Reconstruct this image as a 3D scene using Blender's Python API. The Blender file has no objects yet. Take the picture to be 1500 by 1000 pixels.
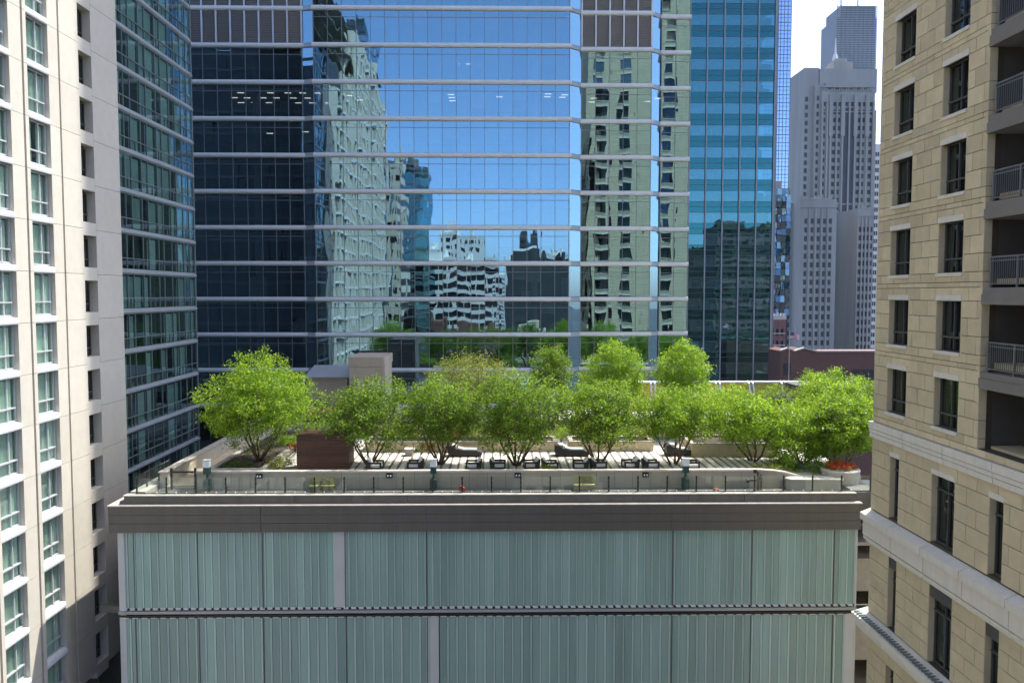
import bpy, math, random
import numpy as np
from mathutils import Matrix, Vector
rnd = random.Random(7)
nr = np.random.default_rng(11)
sc = bpy.context.scene
COL = sc.collection
H = 45.0                      # height of the viewpoint above the street; the builders below work relative to it
# ------------------------------------------------------------------ camera
YAW = math.atan(19/1200); PIT = math.atan(70/1200); FPX = 1200.0
sa, ca, sp, cp = math.sin(YAW), math.cos(YAW), math.sin(PIT), math.cos(PIT)
Fv = Vector((sa*cp, ca*cp, -sp)); Rv = Vector((ca, -sa, 0)); Uv = Vector((sa*sp, ca*sp, cp))
cam = bpy.data.objects.new('camera', bpy.data.cameras.new('camera')); COL.objects.link(cam)
cam.data.sensor_width = 36; cam.data.lens = 28.8; cam.data.clip_end = 6000; cam.data.clip_start = 0.2
cam.matrix_world = Matrix(((Rv.x, Uv.x, -Fv.x, 0), (Rv.y, Uv.y, -Fv.y, 0), (Rv.z, Uv.z, -Fv.z, H), (0, 0, 0, 1)))
sc.camera = cam
# ------------------------------------------------------------------ sky and sun
AZ, EL = math.radians(50), math.radians(60)
w = bpy.data.worlds.new('World'); sc.world = w; w.use_nodes = True
nt = w.node_tree; nt.nodes.clear()
sky = nt.nodes.new('ShaderNodeTexSky'); sky.sky_type = 'NISHITA'; sky.sun_disc = False
sky.sun_elevation = EL; sky.sun_rotation = AZ; sky.altitude = 200
sky.air_density = 0.5; sky.dust_density = 2.0; sky.ozone_density = 2.5
bg = nt.nodes.new('ShaderNodeBackground'); bg.inputs[1].default_value = 0.15
wo = nt.nodes.new('ShaderNodeOutputWorld')
nt.links.new(sky.outputs[0], bg.inputs[0]); nt.links.new(bg.outputs[0], wo.inputs[0])
sd = Vector((math.cos(EL)*math.sin(AZ), math.cos(EL)*math.cos(AZ), math.sin(EL)))
sl = bpy.data.lights.new('sun', 'SUN'); sl.energy = 2.4; sl.angle = math.radians(0.53); sl.color = (1, 0.96, 0.86)
so = bpy.data.objects.new('sun', sl); COL.objects.link(so); so.rotation_euler = sd.to_track_quat('Z', 'Y').to_euler()
so.location = (60, 60, 200)
sc.view_settings.view_transform = 'Standard'; sc.view_settings.look = 'None'
sc.view_settings.exposure = 1.8; sc.view_settings.gamma = 1; sc.view_settings.use_curve_mapping = False
sc.cycles.max_bounces = 10; sc.cycles.transparent_max_bounces = 24; sc.cycles.diffuse_bounces = 4
sc.cycles.glossy_bounces = 5; sc.cycles.transmission_bounces = 4
sc.cycles.sample_clamp_indirect = 6; sc.cycles.caustics_reflective = False; sc.cycles.caustics_refractive = False

def at(px, py, Y):            # where the sight line through a photo point meets the facade plane at depth Y
    r = Fv + Rv*((px-750)/FPX) + Uv*((500-py)/FPX); t = Y/r.y
    return Vector((r.x*t, Y, r.z*t))
def XA(px, Y, py=430): return at(px, py, Y).x
def ZA(py, Y, px=750): return at(px, py, Y).z

# ------------------------------------------------------------------ materials
def newmat(name):
    m = bpy.data.materials.new(name); m.use_nodes = True; n = m.node_tree; n.nodes.clear()
    o = n.nodes.new('ShaderNodeOutputMaterial'); return m, n, o
def N(n, t, **k):
    x = n.nodes.new(t)
    for a, v in k.items(): setattr(x, a, v)
    return x
def mat(name, c, rough=0.7, var=0.12, scale=1.0, bump=0.0, bscale=20, metal=0.0, rand=0.0, streak=False, spec=0.5, hue=None):
    m, n, o = newmat(name)
    p = N(n, 'ShaderNodeBsdfPrincipled'); L = n.links.new
    p.inputs['Roughness'].default_value = rough; p.inputs['Metallic'].default_value = metal
    p.inputs['Specular IOR Level'].default_value = spec
    g = N(n, 'ShaderNodeNewGeometry'); mp = N(n, 'ShaderNodeMapping')
    L(g.outputs['Position'], mp.inputs['Vector'])
    if streak: mp.inputs['Scale'].default_value = (1.6, 1.6, 0.12)
    t = N(n, 'ShaderNodeTexNoise'); t.inputs['Scale'].default_value = scale; t.inputs['Detail'].default_value = 7; t.inputs['Roughness'].default_value = 0.62
    L(mp.outputs[0], t.inputs['Vector'])
    oi = N(n, 'ShaderNodeObjectInfo')
    mr = N(n, 'ShaderNodeMapRange'); mr.inputs['From Min'].default_value = 0.25; mr.inputs['From Max'].default_value = 0.75
    mr.inputs['To Min'].default_value = 1-var; mr.inputs['To Max'].default_value = 1+var
    L(t.outputs['Fac'], mr.inputs['Value'])
    mr2 = N(n, 'ShaderNodeMapRange'); mr2.inputs['To Min'].default_value = 1-rand; mr2.inputs['To Max'].default_value = 1+rand
    L(oi.outputs['Random'], mr2.inputs['Value'])
    mu = N(n, 'ShaderNodeMath', operation='MULTIPLY'); L(mr.outputs[0], mu.inputs[0]); L(mr2.outputs[0], mu.inputs[1])
    vm = N(n, 'ShaderNodeVectorMath', operation='SCALE'); L(mu.outputs[0], vm.inputs['Scale'])
    if hue:
        mx = N(n, 'ShaderNodeMix', data_type='RGBA'); mx.inputs[6].default_value = (*c, 1); mx.inputs[7].default_value = (*hue, 1)
        t2 = N(n, 'ShaderNodeTexNoise'); t2.inputs['Scale'].default_value = scale*2.3; t2.inputs['Detail'].default_value = 4
        L(g.outputs['Position'], t2.inputs['Vector'])
        r3 = N(n, 'ShaderNodeMapRange'); r3.inputs['From Min'].default_value = 0.42; r3.inputs['From Max'].default_value = 0.62
        L(t2.outputs['Fac'], r3.inputs['Value']); L(r3.outputs[0], mx.inputs[0]); L(mx.outputs[2], vm.inputs[0])
    else:
        vm.inputs[0].default_value = c
    L(vm.outputs[0], p.inputs['Base Color'])
    if bump:
        b = N(n, 'ShaderNodeBump'); b.inputs['Distance'].default_value = bump; b.inputs['Strength'].default_value = 1
        t3 = N(n, 'ShaderNodeTexNoise'); t3.inputs['Scale'].default_value = bscale; t3.inputs['Detail'].default_value = 4
        L(g.outputs['Position'], t3.inputs['Vector']); L(t3.outputs['Fac'], b.inputs['Height']); L(b.outputs[0], p.inputs['Normal'])
    L(p.outputs[0], o.inputs[0]); return m
def glass(name, gloss=(0.8, 0.9, 1), trans=(0.3, 0.36, 0.38), fac=0.45, wave=0.0016, wscale=0.55, fine=0.0, rough=0.0, wz=0.5):
    """coated window glass: a mirror share over a tinted see-through share, slightly out of true"""
    m, n, o = newmat(name); L = n.links.new
    gl = N(n, 'ShaderNodeBsdfGlossy'); gl.inputs['Color'].default_value = (*gloss, 1); gl.inputs['Roughness'].default_value = rough
    tr = N(n, 'ShaderNodeBsdfTransparent'); tr.inputs['Color'].default_value = (*trans, 1)
    mx = N(n, 'ShaderNodeMixShader')
    fr = N(n, 'ShaderNodeFresnel'); fr.inputs['IOR'].default_value = 1.5
    mr = N(n, 'ShaderNodeMapRange'); mr.inputs['From Min'].default_value = 0.04; mr.inputs['From Max'].default_value = 1
    mr.inputs['To Min'].default_value = fac; mr.inputs['To Max'].default_value = 1
    g0 = N(n, 'ShaderNodeNewGeometry'); iv = N(n, 'ShaderNodeMath', operation='SUBTRACT'); iv.inputs[0].default_value = 1; L(g0.outputs['Backfacing'], iv.inputs[1])
    f2_ = N(n, 'ShaderNodeMath', operation='MULTIPLY'); L(mr.outputs[0], f2_.inputs[0]); L(iv.outputs[0], f2_.inputs[1])
    tc = N(n, 'ShaderNodeMix', data_type='RGBA'); tc.inputs[6].default_value = (*trans, 1); tc.inputs[7].default_value = (1, 1, 1, 1); L(g0.outputs['Backfacing'], tc.inputs[0]); L(tc.outputs[2], tr.inputs['Color'])
    L(fr.outputs[0], mr.inputs['Value']); L(f2_.outputs[0], mx.inputs[0]); L(tr.outputs[0], mx.inputs[1]); L(gl.outputs[0], mx.inputs[2])
    if wave:
        g = N(n, 'ShaderNodeNewGeometry'); mp = N(n, 'ShaderNodeMapping'); mp.inputs['Scale'].default_value = (1, 1, wz)
        oi = N(n, 'ShaderNodeObjectInfo'); sc2 = N(n, 'ShaderNodeMath', operation='MULTIPLY'); sc2.inputs[1].default_value = 37.0
        va = N(n, 'ShaderNodeVectorMath', operation='ADD'); L(oi.outputs['Random'], sc2.inputs[0])
        L(g.outputs['Position'], va.inputs[0]); L(sc2.outputs[0], va.inputs[1]); L(va.outputs[0], mp.inputs['Vector'])
        t = N(n, 'ShaderNodeTexNoise'); t.inputs['Scale'].default_value = wscale; t.inputs['Detail'].default_value = 1.5 + fine; t.inputs['Roughness'].default_value = 0.35
        L(mp.outputs[0], t.inputs['Vector'])
        b = N(n, 'ShaderNodeBump'); b.inputs['Distance'].default_value = wave*20; b.inputs['Strength'].default_value = 0.5
        L(t.outputs['Fac'], b.inputs['Height']); L(b.outputs[0], gl.inputs['Normal'])
    L(mx.outputs[0], o.inputs[0]); return m
def emit(name, c, s):
    m, n, o = newmat(name); e = N(n, 'ShaderNodeEmission'); e.inputs[0].default_value = (*c, 1); e.inputs[1].default_value = s
    n.links.new(e.outputs[0], o.inputs[0]); return m
def leafmat(name, c1, c2, tr, tf=0.5):
    m, n, o = newmat(name); L = n.links.new
    g = N(n, 'ShaderNodeNewGeometry')
    t = N(n, 'ShaderNodeTexNoise'); t.inputs['Scale'].default_value = 0.8; t.inputs['Detail'].default_value = 5
    L(g.outputs['Position'], t.inputs['Vector'])
    at_ = N(n, 'ShaderNodeAttribute'); at_.attribute_name = 'tone'
    oi = N(n, 'ShaderNodeObjectInfo'); a0 = N(n, 'ShaderNodeMath', operation='MULTIPLY_ADD'); a0.inputs[1].default_value = .55; a0.inputs[2].default_value = -.2; L(oi.outputs['Random'], a0.inputs[0])
    a1 = N(n, 'ShaderNodeMath', operation='ADD'); L(a0.outputs[0], a1.inputs[0]); L(at_.outputs['Fac'], a1.inputs[1])
    ad = N(n, 'ShaderNodeMath', operation='ADD'); L(t.outputs['Fac'], ad.inputs[0]); L(a1.outputs[0], ad.inputs[1])
    mr = N(n, 'ShaderNodeMapRange'); mr.inputs['From Min'].default_value = 0.55; mr.inputs['From Max'].default_value = 1.45; L(ad.outputs[0], mr.inputs['Value'])
    mx = N(n, 'ShaderNodeMix', data_type='RGBA'); mx.inputs[6].default_value = (*c1, 1); mx.inputs[7].default_value = (*c2, 1); L(mr.outputs[0], mx.inputs[0])
    p = N(n, 'ShaderNodeBsdfPrincipled'); p.inputs['Roughness'].default_value = 0.45; p.inputs['Specular IOR Level'].default_value = 0.4
    L(mx.outputs[2], p.inputs['Base Color'])
    tl = N(n, 'ShaderNodeBsdfTranslucent')
    mt = N(n, 'ShaderNodeMix', data_type='RGBA'); mt.inputs[6].default_value = (tr[0]*.55, tr[1]*.6, tr[2]*.6, 1); mt.inputs[7].default_value = (*tr, 1); L(mr.outputs[0], mt.inputs[0])
    L(mt.outputs[2], tl.inputs['Color'])
    ms = N(n, 'ShaderNodeMixShader'); ms.inputs[0].default_value = tf; L(p.outputs[0], ms.inputs[1]); L(tl.outputs[0], ms.inputs[2]); L(ms.outputs[0], o.inputs[0])
    return m

M = dict(
 tan=mat('tan stone', (0.62, 0.53, 0.35), .85, .12, 1.1, .003, 45, rand=.12, hue=(0.57, 0.51, 0.345)),
 tancore=mat('joint mortar', (0.07, 0.06, 0.04), .95, .1, 3),
 white=mat('white precast', (0.70, 0.675, 0.60), .8, .08, 2, .001, 50, streak=True),
 cream=mat('cream stone', (0.60, 0.56, 0.48), .85, .06, 1.5, .0015, 40, rand=.03),
 creamcore=mat('cream joint', (0.2, 0.17, 0.14), .95, .1),
 sill=mat('white aluminium', (0.78, 0.79, 0.80), .35, .04, 2),
 band=mat('brushed aluminium band', (0.66, 0.68, 0.67), .45, .06, 1, metal=.1),
 bandsh=mat('grey aluminium band', (0.36, 0.39, 0.41), .45, .08, 1, metal=.15),
 mull=mat('grey mullion', (0.22, 0.23, 0.24), .4, .06, 2, metal=.5),
 mullw=mat('silver mullion', (0.6, 0.61, 0.63), .4, .06, 2, metal=.3),
 frame=mat('dark bronze frame', (0.10, 0.10, 0.095), .45, .08, 3, metal=.2),
 gframe=mat('green grey frame', (0.20, 0.24, 0.235), .4, .08, 3, metal=.3),
 louvre=mat('louvre blade', (0.33, 0.31, 0.295), .5, .06, 2, metal=.3),
 bronze=mat('bronze grey metal', (0.115, 0.11, 0.102), .5, .14, 1.2, .001, 8, streak=True, metal=.15),
 ledge=mat('ledge stone', (0.42, 0.39, 0.35), .8, .22, 1.5, .002, 30),
 plinth=mat('plinth stone', (0.13, 0.125, 0.115), .8, .2, 1.2, .002, 30, streak=True),
 wall=mat('sand render panel', (0.40, 0.375, 0.30), .8, .1, 1.2, .001, 30, rand=.04, streak=True),
 coping=mat('coping', (0.55, 0.51, 0.43), .8, .12, 2),
 planter=mat('planter stone', (0.56, 0.47, 0.33), .8, .12, 2, .002, 30, rand=.05),
 conc=mat('concrete', (0.50, 0.47, 0.43), .85, .15, 1.5, .003, 20),
 paverl=mat('pale paver', (0.74, 0.68, 0.62), .85, .08, 2, .001, 40, rand=.07),
 shade_stripe=mat('painted shade stripe', (0.20, 0.165, 0.145), .85, .1, 2, .001, 40, rand=.1),  # dark tone of the shadow stripes painted into the deck
 black=mat('black metal', (0.018, 0.018, 0.018), .45, .1, 5),
 wicker=mat('black wicker', (0.02, 0.018, 0.016), .6, .3, 30, .004, 80),
 cushion=mat('white cushion', (0.8, 0.79, 0.76), .9, .05, 4),
 wood=mat('dark red timber', (0.085, 0.036, 0.020), .6, .3, 2.5, .002, 14, rand=.25),
 green=mat('dark green paint', (0.012, 0.062, 0.055), .4, .1, 5),
 lampw=mat('lamp glass white', (0.75, 0.8, 0.84), .3, .04, 3),
 yellow=mat('yellow mesh', (0.27, 0.27, 0.08), .6, .1, 4),
 red=mat('red plastic', (0.45, 0.02, 0.03), .4, .1, 4),
 bark=mat('tree bark', (0.13, 0.085, 0.055), .9, .3, 6, .006, 25),
 soil=mat('planting soil', (0.05, 0.035, 0.025), .95, .3, 3, .02, 8),
 asphalt=mat('asphalt', (0.05, 0.05, 0.052), .9, .2, .6, .003, 20),
 brick=mat('brown brick', (0.15, 0.075, 0.06), .85, .12, .7, .002, 20, rand=.05),
 pinkbrick=mat('pink brick', (0.30, 0.17, 0.15), .85, .15, .7, rand=.05),
 deco=mat('grey limestone', (0.36, 0.345, 0.31), .85, .2, .12, streak=True),
 decodark=mat('dark window', (0.02, 0.022, 0.03), .3, .3, .5),
 whitebld=mat('pale render', (0.72, 0.70, 0.66), .8, .08, .2),
 cream2=mat('cream facade', (0.62, 0.55, 0.45), .8, .08, .2),
 slate=mat('slate grey cladding', (0.04, 0.05, 0.055), .5, .1, .1),
 willis=mat('black aluminium cladding', (0.03, 0.05, 0.075), .45, .1, .02),
 willisw=mat('bronze tinted storey band', (0.14, 0.16, 0.19), .3, .1, .02),
 inner=mat('ceiling panel', (0.45, 0.45, 0.44), .8, .05),
 floor=mat('office carpet', (0.10, 0.10, 0.11), .9, .2, 1),
 core=mat('office core', (0.10, 0.10, 0.105), .9, .3, .4),
 column=mat('office column', (0.5, 0.53, 0.56), .7, .05),
 curtain=mat('curtain', (0.78, 0.82, 0.72), .9, .06, 1, rand=.15),
 room=mat('room wall', (0.17, 0.185, 0.16), .9, .3, .7),
 balc=mat('balcony grey', (0.205, 0.195, 0.18), .8, .1, 2, .001, 30),
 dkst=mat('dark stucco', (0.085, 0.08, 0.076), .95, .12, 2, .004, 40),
 roofgrn=mat('yellow sedum wall', (0.50, 0.44, 0.08), .9, .3, 2.2, .01, 15, hue=(0.30, 0.34, 0.06)),
 channel=mat('channel glass', (0.26, 0.41, 0.385), .28, .20, .5, rand=.13, streak=True),
 channel2=mat('channel glass lower', (0.26, 0.39, 0.375), .28, .20, .5, rand=.13, streak=True),
 chanedge=mat('channel glass flange', (0.43, 0.55, 0.57), .25, .10, .5, rand=.12, streak=True),
 whitepan=mat('white backed panel', (0.52, 0.55, 0.58), .3, .06, .6),
 tile=mat('warm stone', (0.46, 0.39, 0.30), .8, .12, 1.2, .002, 20),
 navy=mat('flag blue', (0.02, 0.03, 0.16), .8, .03), flagw=mat('flag white', (0.8, 0.8, 0.8), .8, .03), flagr=mat('flag red', (0.55, 0.02, 0.04), .8, .03),
)
M['g_tower'] = glass('tower glass', (0.32, 0.55, 0.68), (0.46, 0.53, 0.56), .60, .0018, .55, wz=.3)
M['g_blue'] = glass('teal glass', (0.15, 0.40, 0.46), (0.26, 0.46, 0.48), .55, .0010, .5)
M['g_spand'] = glass('teal spandrel glass', (0.06, 0.28, 0.31), (0.03, 0.06, 0.07), .5, .0010, .5)
M['g_left'] = glass('green window glass', (0.62, 0.78, 0.78), (0.74, 0.88, 0.83), .12, .0010, .8)
M['g_right'] = glass('dark window glass', (0.6, 0.72, 0.74), (0.42, 0.48, 0.48), .20, .0006, .8)
M['g_bay'] = glass('blue green bay glass', (0.62, 0.80, 0.86), (0.44, 0.60, 0.60), .24, .0010, .8)
M['g_rail'] = glass('clear railing glass', (0.9, 1, 1), (0.86, 0.93, 0.90), .08, 0)
M['g_far'] = glass('sky blue glass', (0.52, 0.70, 0.95), (0.12, 0.2, 0.3), .8, .0016, .3)
M['g_facet'] = glass('faceted blue glass', (0.26, 0.38, 0.46), (0.03, 0.07, 0.12), .6, .02, .5, fine=2)
M['light'] = emit('ceiling lamp', (1, 0.95, 0.85), 0.9)
M['leaf_a'] = leafmat('leaf bright', (0.07, 0.14, 0.010), (0.145, 0.24, 0.018), (0.44, 0.66, 0.035), .5)
M['leaf_b'] = leafmat('leaf deep', (0.035, 0.085, 0.010), (0.13, 0.21, 0.020), (0.38, 0.58, 0.035), .47)
M['leaf_y'] = leafmat('leaf yellow', (0.10, 0.14, 0.02), (0.17, 0.20, 0.03), (0.45, 0.50, 0.06), .45)
M['leaf_g'] = leafmat('leaf grey', (0.14, 0.13, 0.10), (0.24, 0.22, 0.17), (0.25, 0.24, 0.16), .25)
M['flower'] = leafmat('orange flower', (0.5, 0.06, 0.02), (0.62, 0.12, 0.03), (0.5, 0.1, 0.03), .3)

# ------------------------------------------------------------------ mesh helpers
class MB:
    def __init__(s): s.v = []; s.f = []; s.m = []
    def box(s, x0, x1, y0, y1, z0, z1, k=0):
        if x0 > x1: x0, x1 = x1, x0
        if y0 > y1: y0, y1 = y1, y0
        if z0 > z1: z0, z1 = z1, z0
        b = len(s.v)
        s.v += [(x0,y0,z0),(x1,y0,z0),(x1,y1,z0),(x0,y1,z0),(x0,y0,z1),(x1,y0,z1),(x1,y1,z1),(x0,y1,z1)]
        s.f += [(b,b+3,b+2,b+1),(b+4,b+5,b+6,b+7),(b,b+1,b+5,b+4),(b+1,b+2,b+6,b+5),(b+2,b+3,b+7,b+6),(b+3,b,b+4,b+7)]
        s.m += [k]*6
    def quad(s, a, b, c, d, k=0):
        n = len(s.v); s.v += [tuple(a), tuple(b), tuple(c), tuple(d)]; s.f.append((n,n+1,n+2,n+3)); s.m.append(k)
    def prism(s, prof, a, b, axis='x', k=0):
        """closed profile (list of 2D points, counter-clockwise) swept from a to b along an axis"""
        n = len(prof); o = len(s.v)
        for t in (a, b):
            for p in prof:
                s.v.append((t, p[0], p[1]) if axis == 'x' else (p[0], t, p[1]) if axis == 'y' else (p[0], p[1], t))
        for i in range(n):
            j = (i+1) % n; s.f.append((o+i, o+j, o+n+j, o+n+i)); s.m.append(k)
        s.f.append(tuple(o+i for i in range(n))[::-1]); s.f.append(tuple(o+n+i for i in range(n))); s.m += [k, k]
    def tube(s, pts, rad, n=6, k=0):
        o = len(s.v); pts = [Vector(p) for p in pts]
        for i, p in enumerate(pts):
            d = (pts[min(i+1, len(pts)-1)] - pts[max(i-1, 0)]).normalized()
            u = d.orthogonal().normalized(); q = d.cross(u)
            r = rad[i] if hasattr(rad, '__len__') else rad
            for j in range(n):
                a = 2*math.pi*j/n; s.v.append(tuple(p + u*(r*math.cos(a)) + q*(r*math.sin(a))))
        for i in range(len(pts)-1):
            for j in range(n):
                j2 = (j+1) % n; s.f.append((o+i*n+j, o+i*n+j2, o+(i+1)*n+j2, o+(i+1)*n+j)); s.m.append(k)
        s.f.append(tuple(o+j for j in range(n))[::-1]); s.f.append(tuple(o+(len(pts)-1)*n+j for j in range(n))); s.m += [k, k]
    def cyl(s, x, y, z0, z1, r0, r1=None, n=16, k=0): s.tube([(x,y,z0),(x,y,z1)], [r0, r0 if r1 is None else r1], n, k)
    def mesh(s, name, mats, smooth=False, fix=True):
        me = bpy.data.meshes.new(name); me.from_pydata(s.v, [], s.f)
        for x in (mats if isinstance(mats, (list, tuple)) else [mats]): me.materials.append(x)
        me.polygons.foreach_set('material_index', s.m)
        if smooth: me.polygons.foreach_set('use_smooth', [True]*len(s.f))
        me.update(); return me
WP = {}
def link(name, me, loc, parent=None, rot=None, kind=None, scale=None):
    o = bpy.data.objects.new(name, me); COL.objects.link(o); loc = Vector(loc)
    WP[o] = loc
    if parent is not None: o.parent = parent; o.location = loc - WP[parent]
    else: o.location = loc
    if rot: o.rotation_euler = rot
    if scale: o.scale = scale
    if kind: o['kind'] = kind
    return o
def thing(name, label, cat, loc=(0,0,0), group=None, me=None, rot=None):
    o = link(name, me, loc, rot=rot); o['label'] = label; o['category'] = cat
    if group: o['group'] = group
    if me is None: o.empty_display_size = 0.5
    return o
BC = {}
def bmesh_box(sx, sy, sz, m):
    key = (round(sx,3), round(sy,3), round(sz,3), m.name)
    if key not in BC:
        b = MB(); b.box(-sx/2, sx/2, -sy/2, sy/2, -sz/2, sz/2); BC[key] = b.mesh('box', m)
    return BC[key]
def bp(parent, name, x0, x1, y0, y1, z0, z1, m, kind=None, label=None, rot=None):
    o = link(name, bmesh_box(abs(x1-x0), abs(y1-y0), abs(z1-z0), m), ((x0+x1)/2, (y0+y1)/2, (z0+z1)/2), parent, rot, kind)
    if label: o['label'] = label
    return o
def part(parent, name, mb, m, kind=None, label=None, smooth=False):
    """mb holds coordinates of the whole place; stored relative to its thing"""
    w0 = WP[parent]; mb.v = [(v[0]-w0.x, v[1]-w0.y, v[2]-w0.z) for v in mb.v]
    o = link(name, mb.mesh(name, m, smooth), w0, parent, kind=kind)
    if label: o['label'] = label
    return o
def struct(name, mb, m, label=None):
    o = link(name, mb.mesh(name, m), (0,0,0), kind='structure')
    if label: o['label'] = label
    return o

# ================================================================== GROUND
g = MB(); g.box(-2500, 2500, -1500, 4500, -46, -45); struct('ground', g, M['asphalt'])
g = MB(); g.box(-27.2, -24.6, -60, 90, -44.996, -44.86); struct('pavement', g, M['conc'])

# ================================================================== OFFICE TOWER (mirror glass)
TY = 94.5; ST = 4.088
ZB = [32.07 - ST*i for i in range(-1, 12)]            # centre heights of the metal floor bands
tower = thing('office_tower', 'wide glass office tower with white floor bands and blue mirror glazing behind the roof garden', 'office building', (-6, TY+8, -45))
def seg_xs(p0, p1, n, Y): return [XA(p0, Y) + (XA(p1, Y)-XA(p0, Y))*i/n for i in range(n+1)]
SEG = [ # xs, Y
 (seg_xs(263, 447.5, 9, TY+.35), TY+.35),
 (seg_xs(464, 833, 18, TY), TY),
 (seg_xs(850.5, 951, 5, TY+1.3), TY+1.3),
 (seg_xs(965.5, 1006.5, 2, TY+2.5), TY+2.5)]
bandprof = lambda Y, z: [(Y+.5, z-.26), (Y+.5, z+.26), (Y-.12, z+.26), (Y-.24, z+.22), (Y-.30, z+.06), (Y-.30, z-.08), (Y-.24, z-.2), (Y-.12, z-.26)][::-1]
pm = {}
def paneobj(x0, x1, Y0, Y1, z0, z1, m, par, name='pane', sub=0.0, kind=None):
    """a thin glass sheet, set a hair out of plane like real glazing"""
    wdt = math.hypot(x1-x0, Y1-Y0); key = (round(wdt, 2), round(z1-z0, 2), m.name)
    if key not in pm: pm[key] = bmesh_box(round(wdt,2), .02, round(z1-z0,2), m)
    return link(name, pm[key], ((x0+x1)/2, (Y0+Y1)/2, (z0+z1)/2), par,
                (rnd.gauss(0, sub), 0, math.atan2(Y1-Y0, x1-x0) + rnd.gauss(0, sub)), kind)
LV = {}
def louvre_mesh(wd, hh):
    if (wd, hh) not in LV:
        b = MB(); b.box(-wd/2, wd/2, .14, .18, -hh/2, hh/2)
        nb = int(hh/.19)
        for i in range(nb):
            z = -hh/2 + .1 + i*.19; b.prism([(0, z-.05), (.12, z+.05), (.12, z+.065), (0, z-.03)], -wd/2, wd/2, 'x')
        LV[(wd, hh)] = b.mesh('louvre_panel', M['louvre'])
    return LV[(wd, hh)]
npane = 0; rest = MB()
for r in range(len(ZB)-1):
    zt, zb = ZB[r]-.29, ZB[r+1]+.29
    for si, (xs, Y) in enumerate(SEG):
        louv = r <= 1 and si in (0, 2)
        for i in range(len(xs)-1):
            a, b = xs[i]+.03, xs[i+1]-.03
            if louv:
                link('louvre_panel', louvre_mesh(round(b-a-.1, 2), round(zt-zb, 2)), ((a+b)/2, Y, (zt+zb)/2), tower)
                continue
            if r in (0, 10, 11) or npane >= 296: rest.box(a, b, Y-.01, Y+.01, zb, zt)
            else: paneobj(a, b, Y, Y, zb, zt, M['g_tower'], tower, sub=.0022); npane += 1
    # the folded corner strips between the planes
    for s0, s1 in ((0, 1), (1, 2), (2, 3)):
        xa, ya = SEG[s0][0][-1], SEG[s0][1]; xb, yb = SEG[s1][0][0], SEG[s1][1]
        rest.quad((xa, ya, zb), (xb, yb, zb), (xb, yb, zt), (xa, ya, zt))
part(tower, 'glazing', rest, M['g_tower'], 'stuff')
for r, z in enumerate(ZB):
    for si, (xs, Y) in enumerate(SEG):
        b = MB(); e0 = xs[0]-.15; e1 = xs[-1]+(.25 if si < 3 else .06); b.prism(bandprof(Y, z), e0, e1, 'x')
        part(tower, 'floor_band', b, M['band'])
        if si < 3:
            b = MB(); xb, yb = SEG[si+1][0][0], SEG[si+1][1]
            b.prism([(e1-.2, Y-.2), (xb-.15, yb-.2), (xb-.15, yb+.4), (e1-.2, Y+.4)], z-.24, z+.24, 'z'); part(tower, 'band_corner', b, M['bandsh'])
        if not (r <= 1 and si in (0, 2)):
            b = MB(); b.box(xs[0], xs[-1], Y-.035, Y+.05, z-1.02, z-.96); part(tower, 'transom', b, M['mull'])
for si, (xs, Y) in enumerate(SEG):
    for i, x in enumerate(xs):
        hi = ZB[2] if si in (0, 2) else ZB[0]
        wd = .05 if i in (0, len(xs)-1) and si else .028
        bp(tower, 'mullion', x-wd, x+wd, Y-.07, Y+.06, -17, hi, M['mull'])
        if si in (0, 2): bp(tower, 'mullion', x-.085, x+.085, Y-.16, Y+.06, ZB[2]+.3, ZB[0], M['mullw'], label='wide silver mullion between louvre panels')
# inside: floors, ceilings, columns, core, lamps
XL, XR = SEG[0][0][0], SEG[3][0][-1]
b = MB(); c = MB(); d = MB()
for z in ZB:
    d.box(XL, SEG[1][0][-1], TY+.9, TY+14, z-.18, z+.22); d.box(SEG[1][0][-1], XR, TY+3.2, TY+14, z-.18, z+.22)
    c.box(XL, SEG[1][0][-1], TY+1.0, TY+14, z-.5, z-.45); c.box(SEG[1][0][-1], XR, TY+3.4, TY+14, z-.5, z-.45)
b.box(XL, XR, TY+13, TY+14, -45, 60); b.box(XL-.1, XL+.1, TY+.9, TY+13, -45, 60); b.box(XR-.2, XR-.05, TY+3.3, TY+13, -45, 36)
for x in (-28.5, -20.8, -12.5, -4.2, 4.2, 12.5):
    b.cyl(x, TY+3.6, -16, 36, .38, n=14, k=1)
for r in range(len(ZB)-1):         # desks, partitions and blinds behind the glass
    for q in range(17):
        x = rnd.uniform(XL+1, XR-2); y = TY + rnd.uniform(3, 10); hh = rnd.choice((.75, 1.2, 1.5, 2.4)); z = ZB[r+1]+.22
        b.box(x, x+rnd.uniform(.8, 2.6), y, y+rnd.uniform(.1, 1.2), z, z+hh, rnd.choice((0, 2, 2, 3)))
    for q in range(9):
        i = rnd.randrange(17); x0, x1 = SEG[1][0][i], SEG[1][0][i+1]; z = ZB[r]-.3
        b.box(x0+.08, x1-.08, TY+.22, TY+.25, z-rnd.uniform(.6, 2.6), z, 4)
part(tower, 'interior', b, [M['core'], M['column'], M['floor'], M['column'], M['inner']])
part(tower, 'floor_slab', d, M['floor']); part(tower, 'ceiling', c, M['inner'])
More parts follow.
